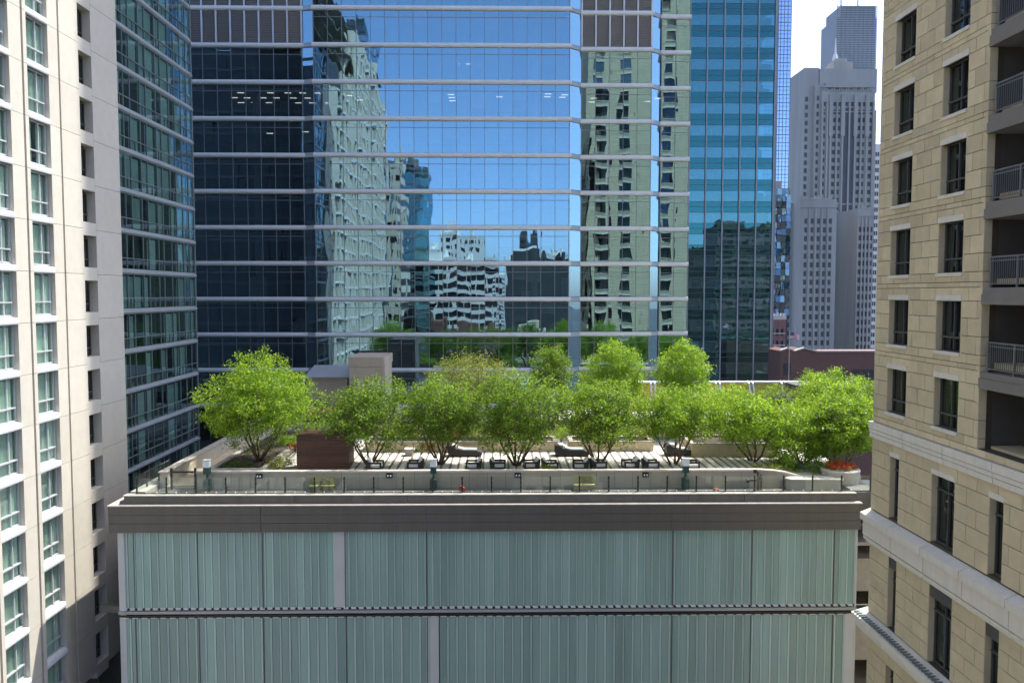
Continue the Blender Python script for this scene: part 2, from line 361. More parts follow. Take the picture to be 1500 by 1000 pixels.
for r, pts in ((3, [(xx, dy) for xx in (-32,-30.5,-28.6,-27,-25,-23.3,-21.6) for dy in (3, 5.5, 8)] + [(-6, 3.5),(-6,5),(-6,6.6),(-2.4,4),(-.3,4.5),(2.2,3),(5.4,3),(5.4,4.4),(7.4,3.4),(7.2,4.6),(11,5),(11,7),(18.7,5),(17.8,6.6),(-18,4.2),(-17.2,6.4),(-13.6,6.4)]),
               (2, [(-4.8, 5.5), (-4.1, 5.5)]), (4, [(-23.5, 5), (-22, 7), (-28, 6)])):
    for (x, dy) in pts:
        if rnd.random() < .9: bp(tower, 'ceiling_light', x, x+.75, TY+dy, TY+dy+.16, ZB[r]-.56, ZB[r]-.51, M['light'])
b = MB(); b.box(XL, XR, TY+1, TY+40, ZB[0]+.5, 150); b.box(XL, XR, TY+1, TY+40, -45, -17.2); b.box(XL, XR, TY+14.2, TY+40, -17, ZB[0])
part(tower, 'tower_body', b, M['slate'])
b = MB()
for i in range(1, 12): b.box(XL-.1, XR, TY+.6, TY+1.2, ZB[0]+.5+ST*i-.3, ZB[0]+.5+ST*i+.3)
part(tower, 'upper_band', b, M['band'], 'stuff')
# the narrow end wall turning back beside the teal block
b = MB(); b.box(XR, XR+.06, TY+2.6, TY+14, -17, ZB[0]); part(tower, 'end_wall', b, M['bandsh'])

# ================================================================== TEAL GLASS BLOCK
BY = 154.0
blue = thing('office_block', 'teal glass office block with thin silver verticals right of the mirror glass tower', 'office building', (42, BY+10, -45))
bx = [XA(v, BY) for v in (1006.2, 1030.9, 1055.5, 1080, 1104.4, 1129)]; bx = [bx[0]-3.15, bx[0]-6.3][::-1] + bx
s = 4.03; z0 = ZA(70.5, BY, 1070)
for r in range(-5, 24):
    zf = z0 - (r-0)*s + 4*0
    if zf > 62 or zf < -42: continue
    for i in range(len(bx)-1):
        hid = i < 2 or zf > 58
        if i < 2: continue
        a, c = bx[i]+.06, bx[i+1]-.06
        paneobj(a, c, BY, BY, zf, zf+2.02, M['g_blue'], blue, 'vision_pane', .0015)
        paneobj(a, c, BY, BY, zf-1.97, zf-.04, M['g_spand'], blue, 'spandrel_pane', .001)
    b = MB()
    for zz in (zf, zf+2.04, zf-.95): b.box(bx[2], bx[-1], BY-.06, BY+.06, zz-.045, zz+.045)
    part(blue, 'rail', b, M['frame'])
for x in bx[2:]: bp(blue, 'mullion', x-.11, x+.11, BY-.35, BY+.05, -45, 62, M['bandsh'])
b = MB(); b.box(bx[-1]+.12, bx[-1]+.5, BY-.3, BY+1, -45, 64); part(blue, 'corner_post', b, M['mull'])
b = MB()
for r in range(-5, 24):
    zf = z0-r*s; b.box(bx[1], bx[-1], BY+.5, BY+12, zf-.5, zf-.1, 0)
    for q in range(9):
        x = rnd.uniform(bx[2], bx[-1]-2); b.box(x, x+rnd.uniform(.8, 3), BY+rnd.uniform(1, 2), BY+2.2, zf, zf+rnd.uniform(.6, 2), rnd.choice((1, 1, 2)))
b.box(bx[1], bx[-1], BY+9, BY+28, -45, 62, 2); b.box(bx[0], bx[-1], BY+.2, BY+28, 62, 66, 2)
part(blue, 'interior', b, [M['floor'], M['column'], M['core']])
b = MB(); b.quad((bx[-1]+.45, BY+.9, -45), (bx[-1]+.45, BY+28, -45), (bx[-1]+.45, BY+28, 62), (bx[-1]+.45, BY+.9, 62)); part(blue, 'side_glazing', b, M['g_spand'])

# ================================================================== FAR BUILDINGS BETWEEN THE TOWERS
def grid_building(name, label, cat, p0, p1, top, Y, depth, wall, glassm, cols, sill_off, storey, wh, ww, zlow=-45, extra=None, rec=.35, zmin=None):
    """facade with real openings: piers and spandrels in front of recessed window strips; cols = list of px centres"""
    x0, x1 = XA(p0, Y, 300), XA(p1, Y, 300); zt = ZA(top, Y, (p0+p1)/2)
    T = thing(name, label, cat, ((x0+x1)/2, Y+depth/2, zlow))
    b = MB(); b.box(x0, x1, Y+rec, Y+depth, zlow, zt); part(T, 'core', b, glassm)
    b = MB(); cx = sorted(XA(c, Y, 300) for c in cols); prev = x0
    for c in cx:
        b.box(prev, c-ww/2, Y, Y+rec, zlow, zt); prev = c+ww/2
    b.box(prev, x1, Y, Y+rec, zlow, zt)
    z = zt - sill_off; lim = zmin if zmin is not None else zlow
    while z > lim:
        for c in cx: b.box(c-ww/2, c+ww/2, Y+.06, Y+rec, z - (storey-wh), z)
        z -= storey
    for c in cx: b.box(c-ww/2, c+ww/2, Y+.03, Y+rec, zt-sill_off, zt)
    b.box(x0-.02, x0+.01, Y, Y+depth, zlow, zt); b.box(x1-.01, x1+.02, Y, Y+depth, zlow, zt); b.box(x0, x1, Y, Y+depth, zt, zt+.3)
    part(T, 'wall', b, wall, 'stuff')
    return T, x0, x1, zt
# deco tower
Y = 365
T, x0, x1, zt = grid_building('skyscraper', 'tall grey limestone art deco tower with stepped crown, in front of the far dark tower', 'skyscraper', 1200, 1277, 134, Y, 26, M['deco'], M['decodark'],
    [1204, 1219, 1226, 1236.5, 1245, 1255, 1261.5, 1272], 3, 3.5, 2.0, 1.45)
k = FPX/Y
def fx(p): return XA(p, Y, 300)
def fz(p): return ZA(p, Y, 1240)
b = MB(); b.box(fx(1178), fx(1200), Y+3, Y+26, -45, fz(97)); b.box(fx(1200), fx(1283), Y+2, Y+26, fz(134), fz(99)); b.box(fx(1222), fx(1250), Y+4, Y+20, fz(99), fz(87))
b.box(fx(1277), fx(1283.5), Y+2, Y+26, -45, fz(160)); b.box(fx(1228), fx(1244), Y+6, Y+16, fz(87), fz(80))
b.box(fx(1192), fx(1200), Y+1, Y+4, -45, fz(124)); part(T, 'shoulder', b, M['deco'])
b = MB()
for p in (1201.5, 1208.5, 1213.5, 1222.6, 1231, 1240.8, 1249.5, 1258.2, 1266.5, 1275.5): b.box(fx(p)-.35, fx(p)+.35, Y-.7, Y, -45, fz(150))
for p in (1213.5, 1231, 1249.5, 1266.5): b.box(fx(p)-.8, fx(p)+.8, Y-1.0, Y, fz(200), fz(139))
for zq in (150, 165, 300): b.box(fx(1200), fx(1277.5), Y-.5, Y, fz(zq), fz(zq-1.6))
part(T, 'pier', b, M['deco'])
b = MB()
for p in (1236.5, 1245): b.box(fx(p)-.95, fx(p)+.95, Y-.04, Y+.05, -45, fz(158))
part(T, 'window_strip', b, M['decodark'])
b = MB()
for i in range(22): b.box(fx(1200)+i*1.06, fx(1200)+i*1.06+.6, Y-.3, Y+.2, fz(134), fz(131) + (i % 3)*.5)
b.box(fx(1199), fx(1278), Y-.6, Y+.2, fz(128)-.2, fz(126.5)); b.box(fx(1206), fx(1272), Y-.5, Y+2, fz(126.5), fz(121)); part(T, 'cornice', b, M['deco'])
b = MB()
for p in (1230, 1234.5, 1239.5): b.box(fx(p)-.5, fx(p)+.5, Y+3.8, Y+4.02, fz(109), fz(101))
for j in range(34):
    zz = fz(140)-j*3.5
    b.box(fx(1182)-.6, fx(1182)+.6, Y+2.8, Y+3.02, zz-2, zz); b.box(fx(1196)-.5, fx(1196)+.5, Y+.9, Y+1.02, zz-2, zz)
part(T, 'side_window', b, M['decodark'], 'stuff')
b = MB(); b.cyl(fx(1232), Y+10, fz(80), fz(70), 1.6, .8, 8); b.cyl(fx(1232), Y+10, fz(70), fz(46), .5, .15, 6); part(T, 'spire', b, M['whitebld'])
for (p0, p1, top, Yw, nm, lab, cols) in ((1172, 1226, 293, 330, 'limestone_wing', 'lower limestone wing with crenellated top standing before the deco tower', [1181, 1190.5, 1199.5, 1208.5, 1217]),
                                    (1257, 1281, 306, 340, 'limestone_wing', 'narrow limestone wing at the right foot of the deco tower', [1261, 1266, 1271.5, 1277])):
    T, x0, x1, zt = grid_building(nm, lab, 'building', p0, p1, top, Yw, 24, M['deco'], M['decodark'], cols, 6, 3.5, 2.1, 1.25)
    b = MB(); n = int((x1-x0)/1.5)
    for i in range(n): b.box(x0+i*1.5, x0+i*1.5+.9, Yw-.2, Yw+.6, zt, zt+(1.6 if i % 4 in (0, 1) else .8))
    b.box(x0-.3, x1+.3, Yw-.4, Yw+.2, zt-3, zt-2.4); part(T, 'parapet', b, M['deco'])
    b = MB()
    for q in range(len(cols)-1): xq = XA((cols[q]+cols[q+1])/2, Yw, 300); b.box(xq-.3, xq+.3, Yw-.5, Yw, -45, zt-3.4)
    part(T, 'pier', b, M['deco'])
T, x0, x1, zt = grid_building('limestone_block', 'dark shaded limestone block left of the crenellated wing', 'building', 1153, 1172, 298, 338, 24, M['deco'], M['decodark'], [1158, 1163, 1168], 2, 3.5, 2, .8)
T, x0, x1, zt = grid_building('white_block', 'white low building with small dark windows left of the deco tower', 'building', 1128, 1177, 252, 420, 20, M['whitebld'], M['decodark'], [1153, 1158, 1163.5, 1169, 1174], 5, 4.2, 2.3, 1.2)
T, x0, x1, zt = grid_building('striped_block', 'thin strip of pale building at the right edge of the deco tower', 'building', 1279, 1310, 212, 440, 20, M['whitebld'], M['decodark'], [1282, 1285, 1289, 1296, 1303], 2, 4.2, 2.3, 1.0)
# far dark tower with antennas, and the thin far tower
Y = 1450
T = thing('far_skyscraper', 'distant dark blue skyscraper with two antennas rising above the deco tower', 'skyscraper', (XA(1254, Y), Y+30, -45))
fx = lambda p: XA(p, Y, 60); fz = lambda p: ZA(p, Y, 1254)
b = MB(); b.box(fx(1225), fx(1283), Y, Y+69, -45, fz(26)); b.box(fx(1231), fx(1283), Y+3, Y+66, fz(26), fz(8)); part(T, 'body', b, M['willis'])
b = MB()
zz = fz(98)
while zz < fz(10):
    b.box(fx(1225)-.2, fx(1283)+.1, Y-.5, Y, zz, zz+1.6); zz += 3.9
part(T, 'storey_band', b, M['willisw'], 'stuff')
b = MB()
for i in range(10): b.box(fx(1225)+i*7.75, fx(1225)+i*7.75+.9, Y-1.1, Y-.6, -45, fz(9))
part(T, 'vertical_rib', b, M['willis'])
for p in (1241, 1266):
    b = MB(); b.cyl(fx(p), Y+30, fz(8), fz(-40), 1.8, .7, 8); part(T, 'antenna', b, M['whitebld'])
Y = 1300
T, x0, x1, zt = grid_building('thin_skyscraper', 'slender pale tower with a mast, far behind in the gap beside the blue glass', 'skyscraper', 1155, 1176, 158, Y, 30, M['deco'], M['slate'], [1158.5, 1162, 1165.5, 1169, 1172.5], 10, 4, 3.2, 2.2)
b = MB(); b.cyl((x0+x1)/2+3, Y+12, zt, zt+20, 2, 1, 8); b.cyl((x0+x1)/2+3, Y+12, zt+20, zt+52, .8, .3, 6); part(T, 'mast', b, M['whitebld'])
# pale blue gridded tower
Y = 205; fx = lambda p: XA(p, Y, 150); fz = lambda p: ZA(p, Y, 1140)
T = thing('blue_glass_tower', 'narrow sky blue glass tower with a fine grid behind the teal block', 'skyscraper', (fx(1140), Y+8, -45))
b = MB(); b.quad((fx(1100), Y, fz(290)), (fx(1157), Y, fz(290)), (fx(1157), Y, 95), (fx(1100), Y, 95)); part(T, 'glazing', b, M['g_far'])
b = MB()
x = fx(1157)
while x > fx(1118): b.box(x-.05, x+.05, Y-.1, Y+.02, fz(290), 95); x -= .86
z = fz(290)
while z < 95: b.box(fx(1118), fx(1157), Y-.08, Y+.02, z-.12, z+.05); b.box(fx(1118), fx(1157), Y-.07, Y+.02, z+1.0, z+1.08); z += 1.95
part(T, 'grid', b, M['mull'], 'stuff')
b = MB(); b.box(fx(1100), fx(1157), Y+.4, Y+24, -45, 95); part(T, 'core', b, M['slate'])
# faceted dark blue glass building below it
Y = 190; fx = lambda p: XA(p, Y, 380); fz = lambda p: ZA(p, Y, 1142)
T = thing('faceted_glass_building', 'dark blue building of tilted glass facets above the pink brick block', 'building', (fx(1142), Y+8, -45))
pmf = []
for j in range(22):
    for i in range(5):
        xa = fx(1124) + i*(fx(1157)-fx(1124))/5; za = fz(462) + j*1.55
        if za > fz(285): continue
        o = link('facet', bmesh_box(1.0, .05, 1.5, M['g_facet']), (xa+.5, Y + rnd.uniform(-.05, .05), za+.75), T, (rnd.gauss(0, .22), 0, rnd.gauss(0, .25)))
b = MB(); b.box(fx(1120), fx(1156.5), Y+.5, Y+20, -45, fz(287)); part(T, 'core', b, M['slate'])
for p in (1134, 1143, 1150):
    b = MB(); b.box(fx(p)-.8, fx(p)+.9, Y+3, Y+5, fz(287), fz(287)+rnd.uniform(1.5, 4.5)); part(T, 'rooftop_unit', b, M['conc'])
Y = 172
T, x0, x1, zt = grid_building('pink_brick_building', 'pink brick building with tall openings beside the foot of the teal block', 'building', 1122, 1154, 466, Y, 12, M['pinkbrick'], M['decodark'], [1128, 1135, 1142, 1149], 1.2, 2.5, 1.45, .62)
b = MB(); b.box(x0-.1, x1+.1, Y-.2, Y+.3, zt-.3, zt+.5)
for i in range(7): b.box(x0+i*.7, x0+i*.7+.35, Y-.25, Y+.3, zt+.5, zt+1.0)
part(T, 'cornice', b, M['whitebld'])
b = MB()
for i in range(4): b.box(x0, x1, Y-.08, Y, zt-3.3-i*2.5, zt-3.1-i*2.5)
part(T, 'string_course', b, M['whitebld'])
# brown brick hall
Y = 135; fx = lambda p: XA(p, Y, 530); fz = lambda p: ZA(p, Y, 1210)
T = thing('brick_hall', 'long brown brick building with a low gabled parapet behind the rightmost trees', 'building', (fx(1210), Y+10, -45))
b = MB(); b.prism([(fx(1143), -45), (fx(1310), -45), (fx(1310), fz(515)), (fx(1196), fz(515)), (fx(1177), fz(510.5)), (fx(1163), fz(515)), (fx(1153), fz(510.5)), (fx(1143), fz(514))][::-1], Y, Y+6, 'y'); part(T, 'wall', b, M['brick'])
b = MB()
for (a, za, c, zc) in ((1143, 514, 1153, 510.5), (1153, 510.5, 1163, 515), (1163, 515, 1177, 510.5), (1177, 510.5, 1196, 515), (1196, 515, 1310, 515)):
    b.prism([(fx(a), fz(za)), (fx(c), fz(zc)), (fx(c), fz(zc)+.22), (fx(a), fz(za)+.22)][::-1], Y-.25, Y+.5, 'y')
part(T, 'coping', b, M['conc'])
for p in (1150, 1156, 1236, 1254, 1268, 1276):
    w2 = .28 if p < 1200 else .7
    bp(T, 'window', fx(p)-w2, fx(p)+w2, Y-.03, Y+.2, fz(556 if p > 1200 else 549), fz(541 if p > 1200 else 532), M['decodark'])
# flagpole and flag (stars and stripes)
Y = 133.5
T = thing('flagpole', 'thin white flagpole with a waving american flag before the shaded tower', 'flagpole', (XA(1157.8, Y), Y, ZA(560, Y)))
b = MB(); zt = ZA(484, Y, 1157); b.cyl(XA(1157.8, Y), Y, ZA(560, Y), zt, .06, .04, 8); part(T, 'pole', b, M['whitebld'])
b = MB(); W = 1.75; HH = 1.05; nx = 14; xx0 = XA(1157.8, Y)+.05
def fp(i, j):
    u = i/nx; return (xx0 + W*u*.93, Y + .12*math.sin(u*7), zt-.25 - HH*j/13 - .42*u*u - .05*math.sin(u*9))
for i in range(nx):
    for j in range(13):
        k = 2 if (i < 6 and j < 7) else (0 if j % 2 == 0 else 1)
        b.quad(fp(i, j), fp(i, j+1), fp(i+1, j+1), fp(i+1, j), k)
fl = part(T, 'flag', b, [M['flagr'], M['flagw'], M['navy']], smooth=True)
b = MB()
for r in range(4):
    for c_ in range(5):
        p = fp(.5+c_*1.15, 1+r*1.6); b.box(p[0]-.018, p[0]+.018, p[1]-.02, p[1]-.008, p[2]-.018, p[2]+.018)
part(T, 'stars', b, M['flagw'], 'stuff')

# ================================================================== LEFT BUILDING (cream stone, sunlit)
J0 = 19.02 + 2.956*4; S3 = 2.956
LX = -27.0
left = thing('cream_apartment_tower', 'cream stone tower with green glazed window columns and glass corner, at the left edge', 'apartment building', (-34, 45, -45))
WT = {}
def window_mesh(w_, h_, mulls, trans, m, t=.06, dep=.12):
    """frame facing +X, origin at the lower near corner, runs along +Y"""
    b = MB(); b.box(-dep, 0, 0, t, 0, h_); b.box(-dep, 0, w_-t, w_, 0, h_); b.box(-dep, 0, t, w_-t, 0, t); b.box(-dep, 0, t, w_-t, h_-t, h_)
    for y in mulls: b.box(-dep, .02, y-t/2, y+t/2, t, h_-t)
    for z in trans: b.box(-dep, .06, t, w_-t, z-t/2, z+t/2)
    return b.mesh('window', m)
wl = window_mesh(2.25, 2.52, [1.40], [.78], M['mullw'], .08)
wr = window_mesh(1.66, 1.95, [.85], [.55], M['frame'])
gl_l = bmesh_box(.015, 2.13, 2.4, M['g_left'])
def curtain_mesh(w_, h_):
    b = MB(); n = max(6, int(w_/.11)); 
    for i in range(n):
        y0, y1 = w_*i/n, w_*(i+1)/n; a = .05 if i % 2 else -.05
        b.quad((a, y0, 0), (-a, y1, 0), (-a, y1, h_), (a, y0, h_))
    return b.mesh('curtain', M['curtain'], True)
CM = [curtain_mesh(w_, 2.3) for w_ in (.5, .9, 1.3, 2.0)]
stone_n = 0
for k in range(-1, 19):
    zj = J0 - S3*k                      # stone joint; panel spans zj-S3 .. zj
    vis = zj > -24
    z0, z1 = zj - S3 + .012, zj - .012
    # stone panels Y-ranges
    for (ya, yb, pr) in ((46.42, 47.62, 0), (47.74, 48.08, .05), (50.42, 51.52, 0), (51.72, 54.0, 0), (55.7, 59.38, 0)):
        bp(left, 'stone_panel', LX-.7, LX+pr, ya, yb, z0, z1, M['cream'])
    # white sills and windows
    for wy in (44.13, 48.1):
        b = MB(); b.prism([(LX-.3, zj+.02), (LX-.02, zj-.06), (LX+.03, zj-.02), (LX+.05, zj+.10), (LX+.02, zj+.30), (LX-.3, zj+.38)], wy+.0, wy+2.31, 'y')
        part(left, 'sill', b, M['sill'])
        wn = link('window', wl, (LX-.26, wy+.02, zj-S3+.40), left)
        link('pane', gl_l, (LX-.33, wy+1.145, zj-S3+1.66), wn, (0, rnd.gauss(0, .003), rnd.gauss(0, .003)))
        for q in range(2):
            cm = rnd.choice(CM[(1 if zj > 0 else 2):]) if q == 0 else CM[0]; yy = rnd.choice((wy+.1, wy+1.3)) if q == 0 else wy+1.75; wdt = {0: .5, 1: .9, 2: 1.3, 3: 2.0}[CM.index(cm)]
            yy = min(yy, wy+2.2-wdt); link('curtain', cm, (LX-.44-.08*q, yy, zj-S3+.46), wn)
    # recessed window between beams
    bp(left, 'lintel', LX-.6, LX-.01, 54.0, 55.7, zj-S3-.42, zj-S3+.44, M['cream'])
    wn = link('window', wr, (LX-.55, 54.02, zj-S3+.45), left)
    link('pane', bmesh_box(.015, 1.56, 1.85, M['g_right']), (LX-.62, 54.85, zj-S3+1.42), wn)
# glass corner bay
LB = -27.2
ys = [59.45, 60.65, 61.7, 63.4, 64.5, 66.3, 67.3, 68.9, 70.1, 71.5, 72.8, 73.95]
gl_n = MB(); fr = MB()
for k in range(-1, 18):
    zb = 19.21 + 2.93*4 - 2.93*k
    b = MB(); b.prism([(LB-.4, zb-.24), (LB-.05, zb-.22), (LB+.10, zb-.10), (LB+.10, zb+.03), (LB+.02, zb+.05), (LB+.02, zb+.19), (LB-.4, zb+.23)], 59.42, 74.1, 'y'); part(left, 'floor_band', b, M['bandsh'])
    bp(left, 'transom', LB-.08, LB+.04, 59.42, 74.0, zb+.93, zb+.99, M['gframe'])
    for i in range(len(ys)-1):
        y0, y1 = ys[i], ys[i+1]
        if zb > -22:
            o = link('pane', bmesh_box(.015, round(y1-y0-.06, 2), 2.46, M['g_bay']), (LB-.03, (y0+y1)/2, zb+1.46), left, (0, rnd.gauss(0, .002), rnd.gauss(0, .004)))
            fr.box(LB-.1, LB+.03, y0-.03, y0+.03, zb+.22, zb+2.70)
            if (i+k) % 3 == 0: fr.box(LB-.08, LB+.02, (y0+y1)/2-.025, (y0+y1)/2+.025, zb+.22, zb+.96)
            if rnd.random() < .62:
                cm = CM[1] if y1-y0 < 1.4 else CM[2]; link('curtain', cm, (LB-.16, y0+rnd.uniform(.02, .25), zb+.26), left)
        else: gl_n.box(LB-.04, LB-.02, y0+.03, y1-.03, zb+.22, zb+2.7)
fr.box(LB-.15, LB+.05, 73.95, 74.12, -45, 32)
part(left, 'glazing_bars', fr, M['gframe'], 'stuff'); part(left, 'lower_glazing', gl_n, M['g_left'], 'stuff')
# rooms, back wall, north end wall, and the rest of the slab behind the viewpoint (seen mirrored in the tower)
b = MB()
for k in range(-6, 18): b.box(-33, -27.6, -13, 59.2, J0-S3*k-.10, J0-S3*k+.05); b.box(-33, -27.45, 59.5, 74, 19.1+2.93*4-2.93*k-.15, 19.1+2.93*4-2.93*k+.12)
for yy in (44.0, 46.5, 48.0, 50.5, 53.9, 55.8, 59.3, 66.6, 73.7): b.box(-33, -27.75, yy-.06, yy+.06, -45, 31)
b.box(-33.2, -33, -13, 73.9, -45, 31)
part(left, 'room_walls', b, M['room'])
b = MB(); b.box(-63.5, -33.3, -13, 74, -45, 31.5); b.box(-48, -27.6, 44.2, 59.3, 31.5, 38); b.box(-48, -27.3, 59.3, 73.9, 31.0, 32.5); part(left, 'rear_block', b, M['slate'])
b = MB()
for i in range(24): b.box(-63.3+i*1.5+.04, -63.3+(i+1)*1.5-.04, 74.02, 74.08, -45, 33)
part(left, 'end_cladding', b, M['slate'], 'stuff')
b = MB()
for k in range(-1, 18): zb = 19.21+2.93*4-2.93*k; b.box(-63, LB-.1, 74.02, 74.2, zb-.2, zb+.2)
part(left, 'end_band', b, M['frame'], 'stuff')
b = MB(); gz = MB(); sz = MB()
for q in range(-0, 15):
    wy = 44.13 - 3.97*(q+1)
    top = 38 if wy > 34 else (48 if wy > 6 else 44)
    if wy < -13: break
    b.box(LX-.7, LX, wy+2.29, wy+3.52, -45, top); b.box(LX-.7, LX+.05, wy+3.64, wy+3.96, -45, top)
    gz.box(LX-.35, LX-.32, wy, wy+2.29, -45, top-1); b.box(LX-.7, LX-.02, wy+1.35, wy+2.28, -45, top)
    b.box(LX-.7, LX, wy, wy+2.29, top-1, top+.6)
    for k in range(-9, 21):
        zj = J0-S3*k
        if zj < top-1: sz.box(LX-.32, LX+.05, wy, wy+2.29, zj-.02, zj+.34); sz.box(LX-.32, LX-.27, wy+1.38, wy+1.46, zj-2.6, zj)
b.box(-45, -28, -13, 38, 31.4, 47)
part(left, 'south_piers', b, M['cream'], 'stuff'); part(left, 'south_glazing', gz, M['g_right'], 'stuff'); part(left, 'south_sills', sz, M['sill'], 'stuff')

# ================================================================== RIGHT BUILDING (tan stone)
RX = 16.8; RN = 36.3; SR = 2.928; TR0 = 9.2
right = thing('tan_stone_apartment_building', 'tan stone block building with dark windows and recessed balconies at the right edge', 'apartment building', (28, 22, -45))
CW = [(29.56, 31.23), (33.40, 35.06)]
rocks = MB()
blkn = 0
def blocks(z0, z1, holes, ya, yb, off, L=1.12):
    """one course of stones between ya and yb, interrupted by holes"""
    global blkn
    edges = [ya] + [v for h in sorted(holes) for v in h] + [yb]
    for i in range(0, len(edges), 2):
        a, c = edges[i], edges[i+1]
        cuts = [a]; n0 = math.floor((a - off)/L)
        for n in range(n0, n0+60):
            t = off + n*L
            if a+.22 < t < c-.22: cuts.append(t)
        cuts.append(c)
        for p, q in zip(cuts, cuts[1:]):
            if q-p < .05: continue
            if blkn < 300 and z1 < 14.2 and z0 > -17: bp(right, 'stone_block', RX, RX+.12, p+.012, q-.012, z0+.012, z1-.012, M['tan']); blkn += 1
            else: rocks.box(RX, RX+.12, p+.012, q-.012, z0+.012, z1-.012)
fr_r = wr; fr_t = window_mesh(1.60, 2.62, [.82], [2.1], M['frame']); fr_n = window_mesh(.78, 2.62, [], [2.1], M['frame'])
def rwin(me, w_, h_, ya, z0):
    # recessed 0.28: jambs are the dark core; frame mesh is built facing +X so turn it to face -X
    o = link('window', me, (RX+.24, ya+w_, z0), right, (0, 0, math.pi))
    p = link('pane', bmesh_box(.015, w_-.1, h_-.1, M['g_right']), (RX+.31, ya+w_/2, z0+h_/2), o)
    p.location = Vector((-.07, w_/2, h_/2)); return o
for k in range(-7, 6):
    T0 = TR0 - SR*k; zs = [T0, T0-.19, T0-.68, T0-1.29, T0-1.93, T0-2.57, T0-SR]
    if k == 5:
        zs = [T0, T0-.19, T0-.36]
        for i in range(2): blocks(zs[i], zs[i+1] if False else zs[i+1], [], 28.29, RN, 28.3+.5*(i % 2)) if False else None
    for i in range(6):
        zt, zb = zs[i] if k < 5 else -99, zs[i+1] if k < 5 else -99
        if k == 5: break
        holes = []
        if i in (2, 3, 4): holes = CW
        blocks(zb, zt, holes, 28.29, RN, 28.55 + (.56 if i % 2 else 0))
    if k == 5: break
    for (a, c) in CW:
        bp(right, 'lintel', RX-.03, RX+.14, a-.04, c+.04, T0-.68, T0-.47, M['white'])
        bp(right, 'sill', RX-.07, RX+.26, a-.04, c+.04, T0-2.70, T0-2.575, M['white'])
        rwin(wr, 1.66, 1.95, a, T0-2.60)
    # balcony: slab, railing, recess
    zsb = 8.41 - 2.928*k
    bp(right, 'balcony_slab', RX-.02, RX+2.2, 21.5, 28.30, zsb, zsb+.36, M['balc'])
    bp(right, 'balcony_curb', RX+.03, RX+2.2, 21.5, 28.28, zsb+.36, zsb+.58, M['balc'])
    zr = 6.10 - 2.928*k + 2.928
    rail = MB(); rail.box(RX+.10, RX+.15, 21.5, 28.02, zr+.98, zr+1.03); rail.box(RX+.10, RX+.14, 21.5, 28.02, zr+.07, zr+.11)
    rail.box(RX+.10, RX+.14, 21.5, 28.02, zr+.86, zr+.89)
    y = 28.0
    while y > 21.5: rail.box(RX+.115, RX+.135, y-.01, y+.01, zr+.09, zr+.98); y -= .115
    for y in (28.0, 26.55, 25.1, 23.65, 22.2): rail.box(RX+.09, RX+.16, y-.03, y+.03, zr-.42, zr+1.0)
    part(right, 'balcony_railing', rail, M['mull'], 'stuff')
# lower stone below last balcony floor: protruding white band
b = MB()
for (ya, yb) in ((36.42, 33.4), (33.37, 30.3), (30.27, 27.2), (27.17, 24.1), (24.07, 21)):
    for (z0, z1, pr) in ((-6.02, -5.72, .13), (-6.20, -6.045, .10), (-6.42, -6.225, .08)):
        bp(right, 'band_stone', RX-pr, RX+.2, yb, ya, z0, z1, M['white'])
for z0, z1, off in ((-5.70, -5.44, 28.9),):
    blocks(z0, z1, [], 21.5, RN, off)
LOWW = [(26.67, 27.45), (29.60, 31.20), (33.82, 34.60)]
hs = [-6.43, -6.95, -7.62, -8.30, -8.98, -9.67]
for i in range(5):
    blocks(hs[i+1], hs[i], LOWW if i > 0 else [], 21.5, RN, 28.2 + (.62 if i % 2 else 0), 1.25)
for (a, c) in LOWW:
    bp(right, 'lintel', RX-.02, RX+.14, a-.03, c+.03, -6.95, -6.75, M['white'])
    rwin(fr_t if c-a > 1 else fr_n, c-a if c-a < 1 else 1.60, 2.62, a, -9.62)
# main cornice
edges = [36.52, 33.9, 31.2, 28.5, 25.8, 23.1, 20.4]
for a, c in zip(edges, edges[1:]):
    b = MB(); b.prism([(RX+.2, -9.67), (RX-.38, -9.90), (RX-.38, -10.20), (RX-.20, -10.22), (RX-.20, -10.26), (RX-.24, -10.27), (RX-.24, -10.90), (RX-.06, -10.91), (RX-.06, -10.95), (RX-.20, -10.97), (RX-.20, -11.10), (RX-.08, -11.12), (RX-.08, -11.24), (RX+.2, -11.24)], c+.035, a, 'y')
    part(right, 'cornice_stone', b, M['white'])
hs = [-11.24, -11.9, -12.52, -13.14, -13.76, -14.4]
LW2 = [(26.67, 27.45), (29.55, 31.15), (33.80, 34.5)]
for i in range(5): blocks(hs[i+1], hs[i], LW2, 21.5, RN, 28.0 + (.62 if i % 2 else 0), 1.25)
for (a, c) in LW2:
    bp(right, 'window_head', RX+.02, RX+.14, a, c, -11.75, -11.24, M['frame'])
    rwin(fr_t if c-a > 1 else fr_n, c-a if c-a < 1 else 1.60, 2.62, a, -14.38)
edges = [36.8, 34.5, 32.3, 30.1, 27.9, 25.7, 23.5]
for a, c in zip(edges, edges[1:]):
    b = MB(); b.prism([(RX+.2, -14.40), (RX-.55, -14.62), (RX-.55, -14.85), (RX-.34, -14.9), (RX-.34, -15.25), (RX-.2, -15.3), (RX+.2, -15.4)], c+.015, a, 'y'); part(right, 'lower_cornice_stone', b, M['white'])
    n = int((a-c)/.23)
b = MB(); y = 36.6
while y > 23.6: b.box(RX-.5, RX-.2, y-.05, y+.05, -14.56, -14.50); y -= .24
part(right, 'shadow_pattern_bars', b, M['gframe'], 'stuff')  # dark bars stand for the shadow pattern cast on the ledge
hs = [-15.4 - .66*i for i in range(9)]
for i in range(8): blocks(hs[i+1], hs[i], LW2 if i > 0 else [], 21.5, RN, 28.0 + (.62 if i % 2 else 0), 1.25)
for (a, c) in LW2: rwin(fr_t if c-a > 1 else fr_n, c-a if c-a < 1 else 1.60, 2.62, a, -18.7)
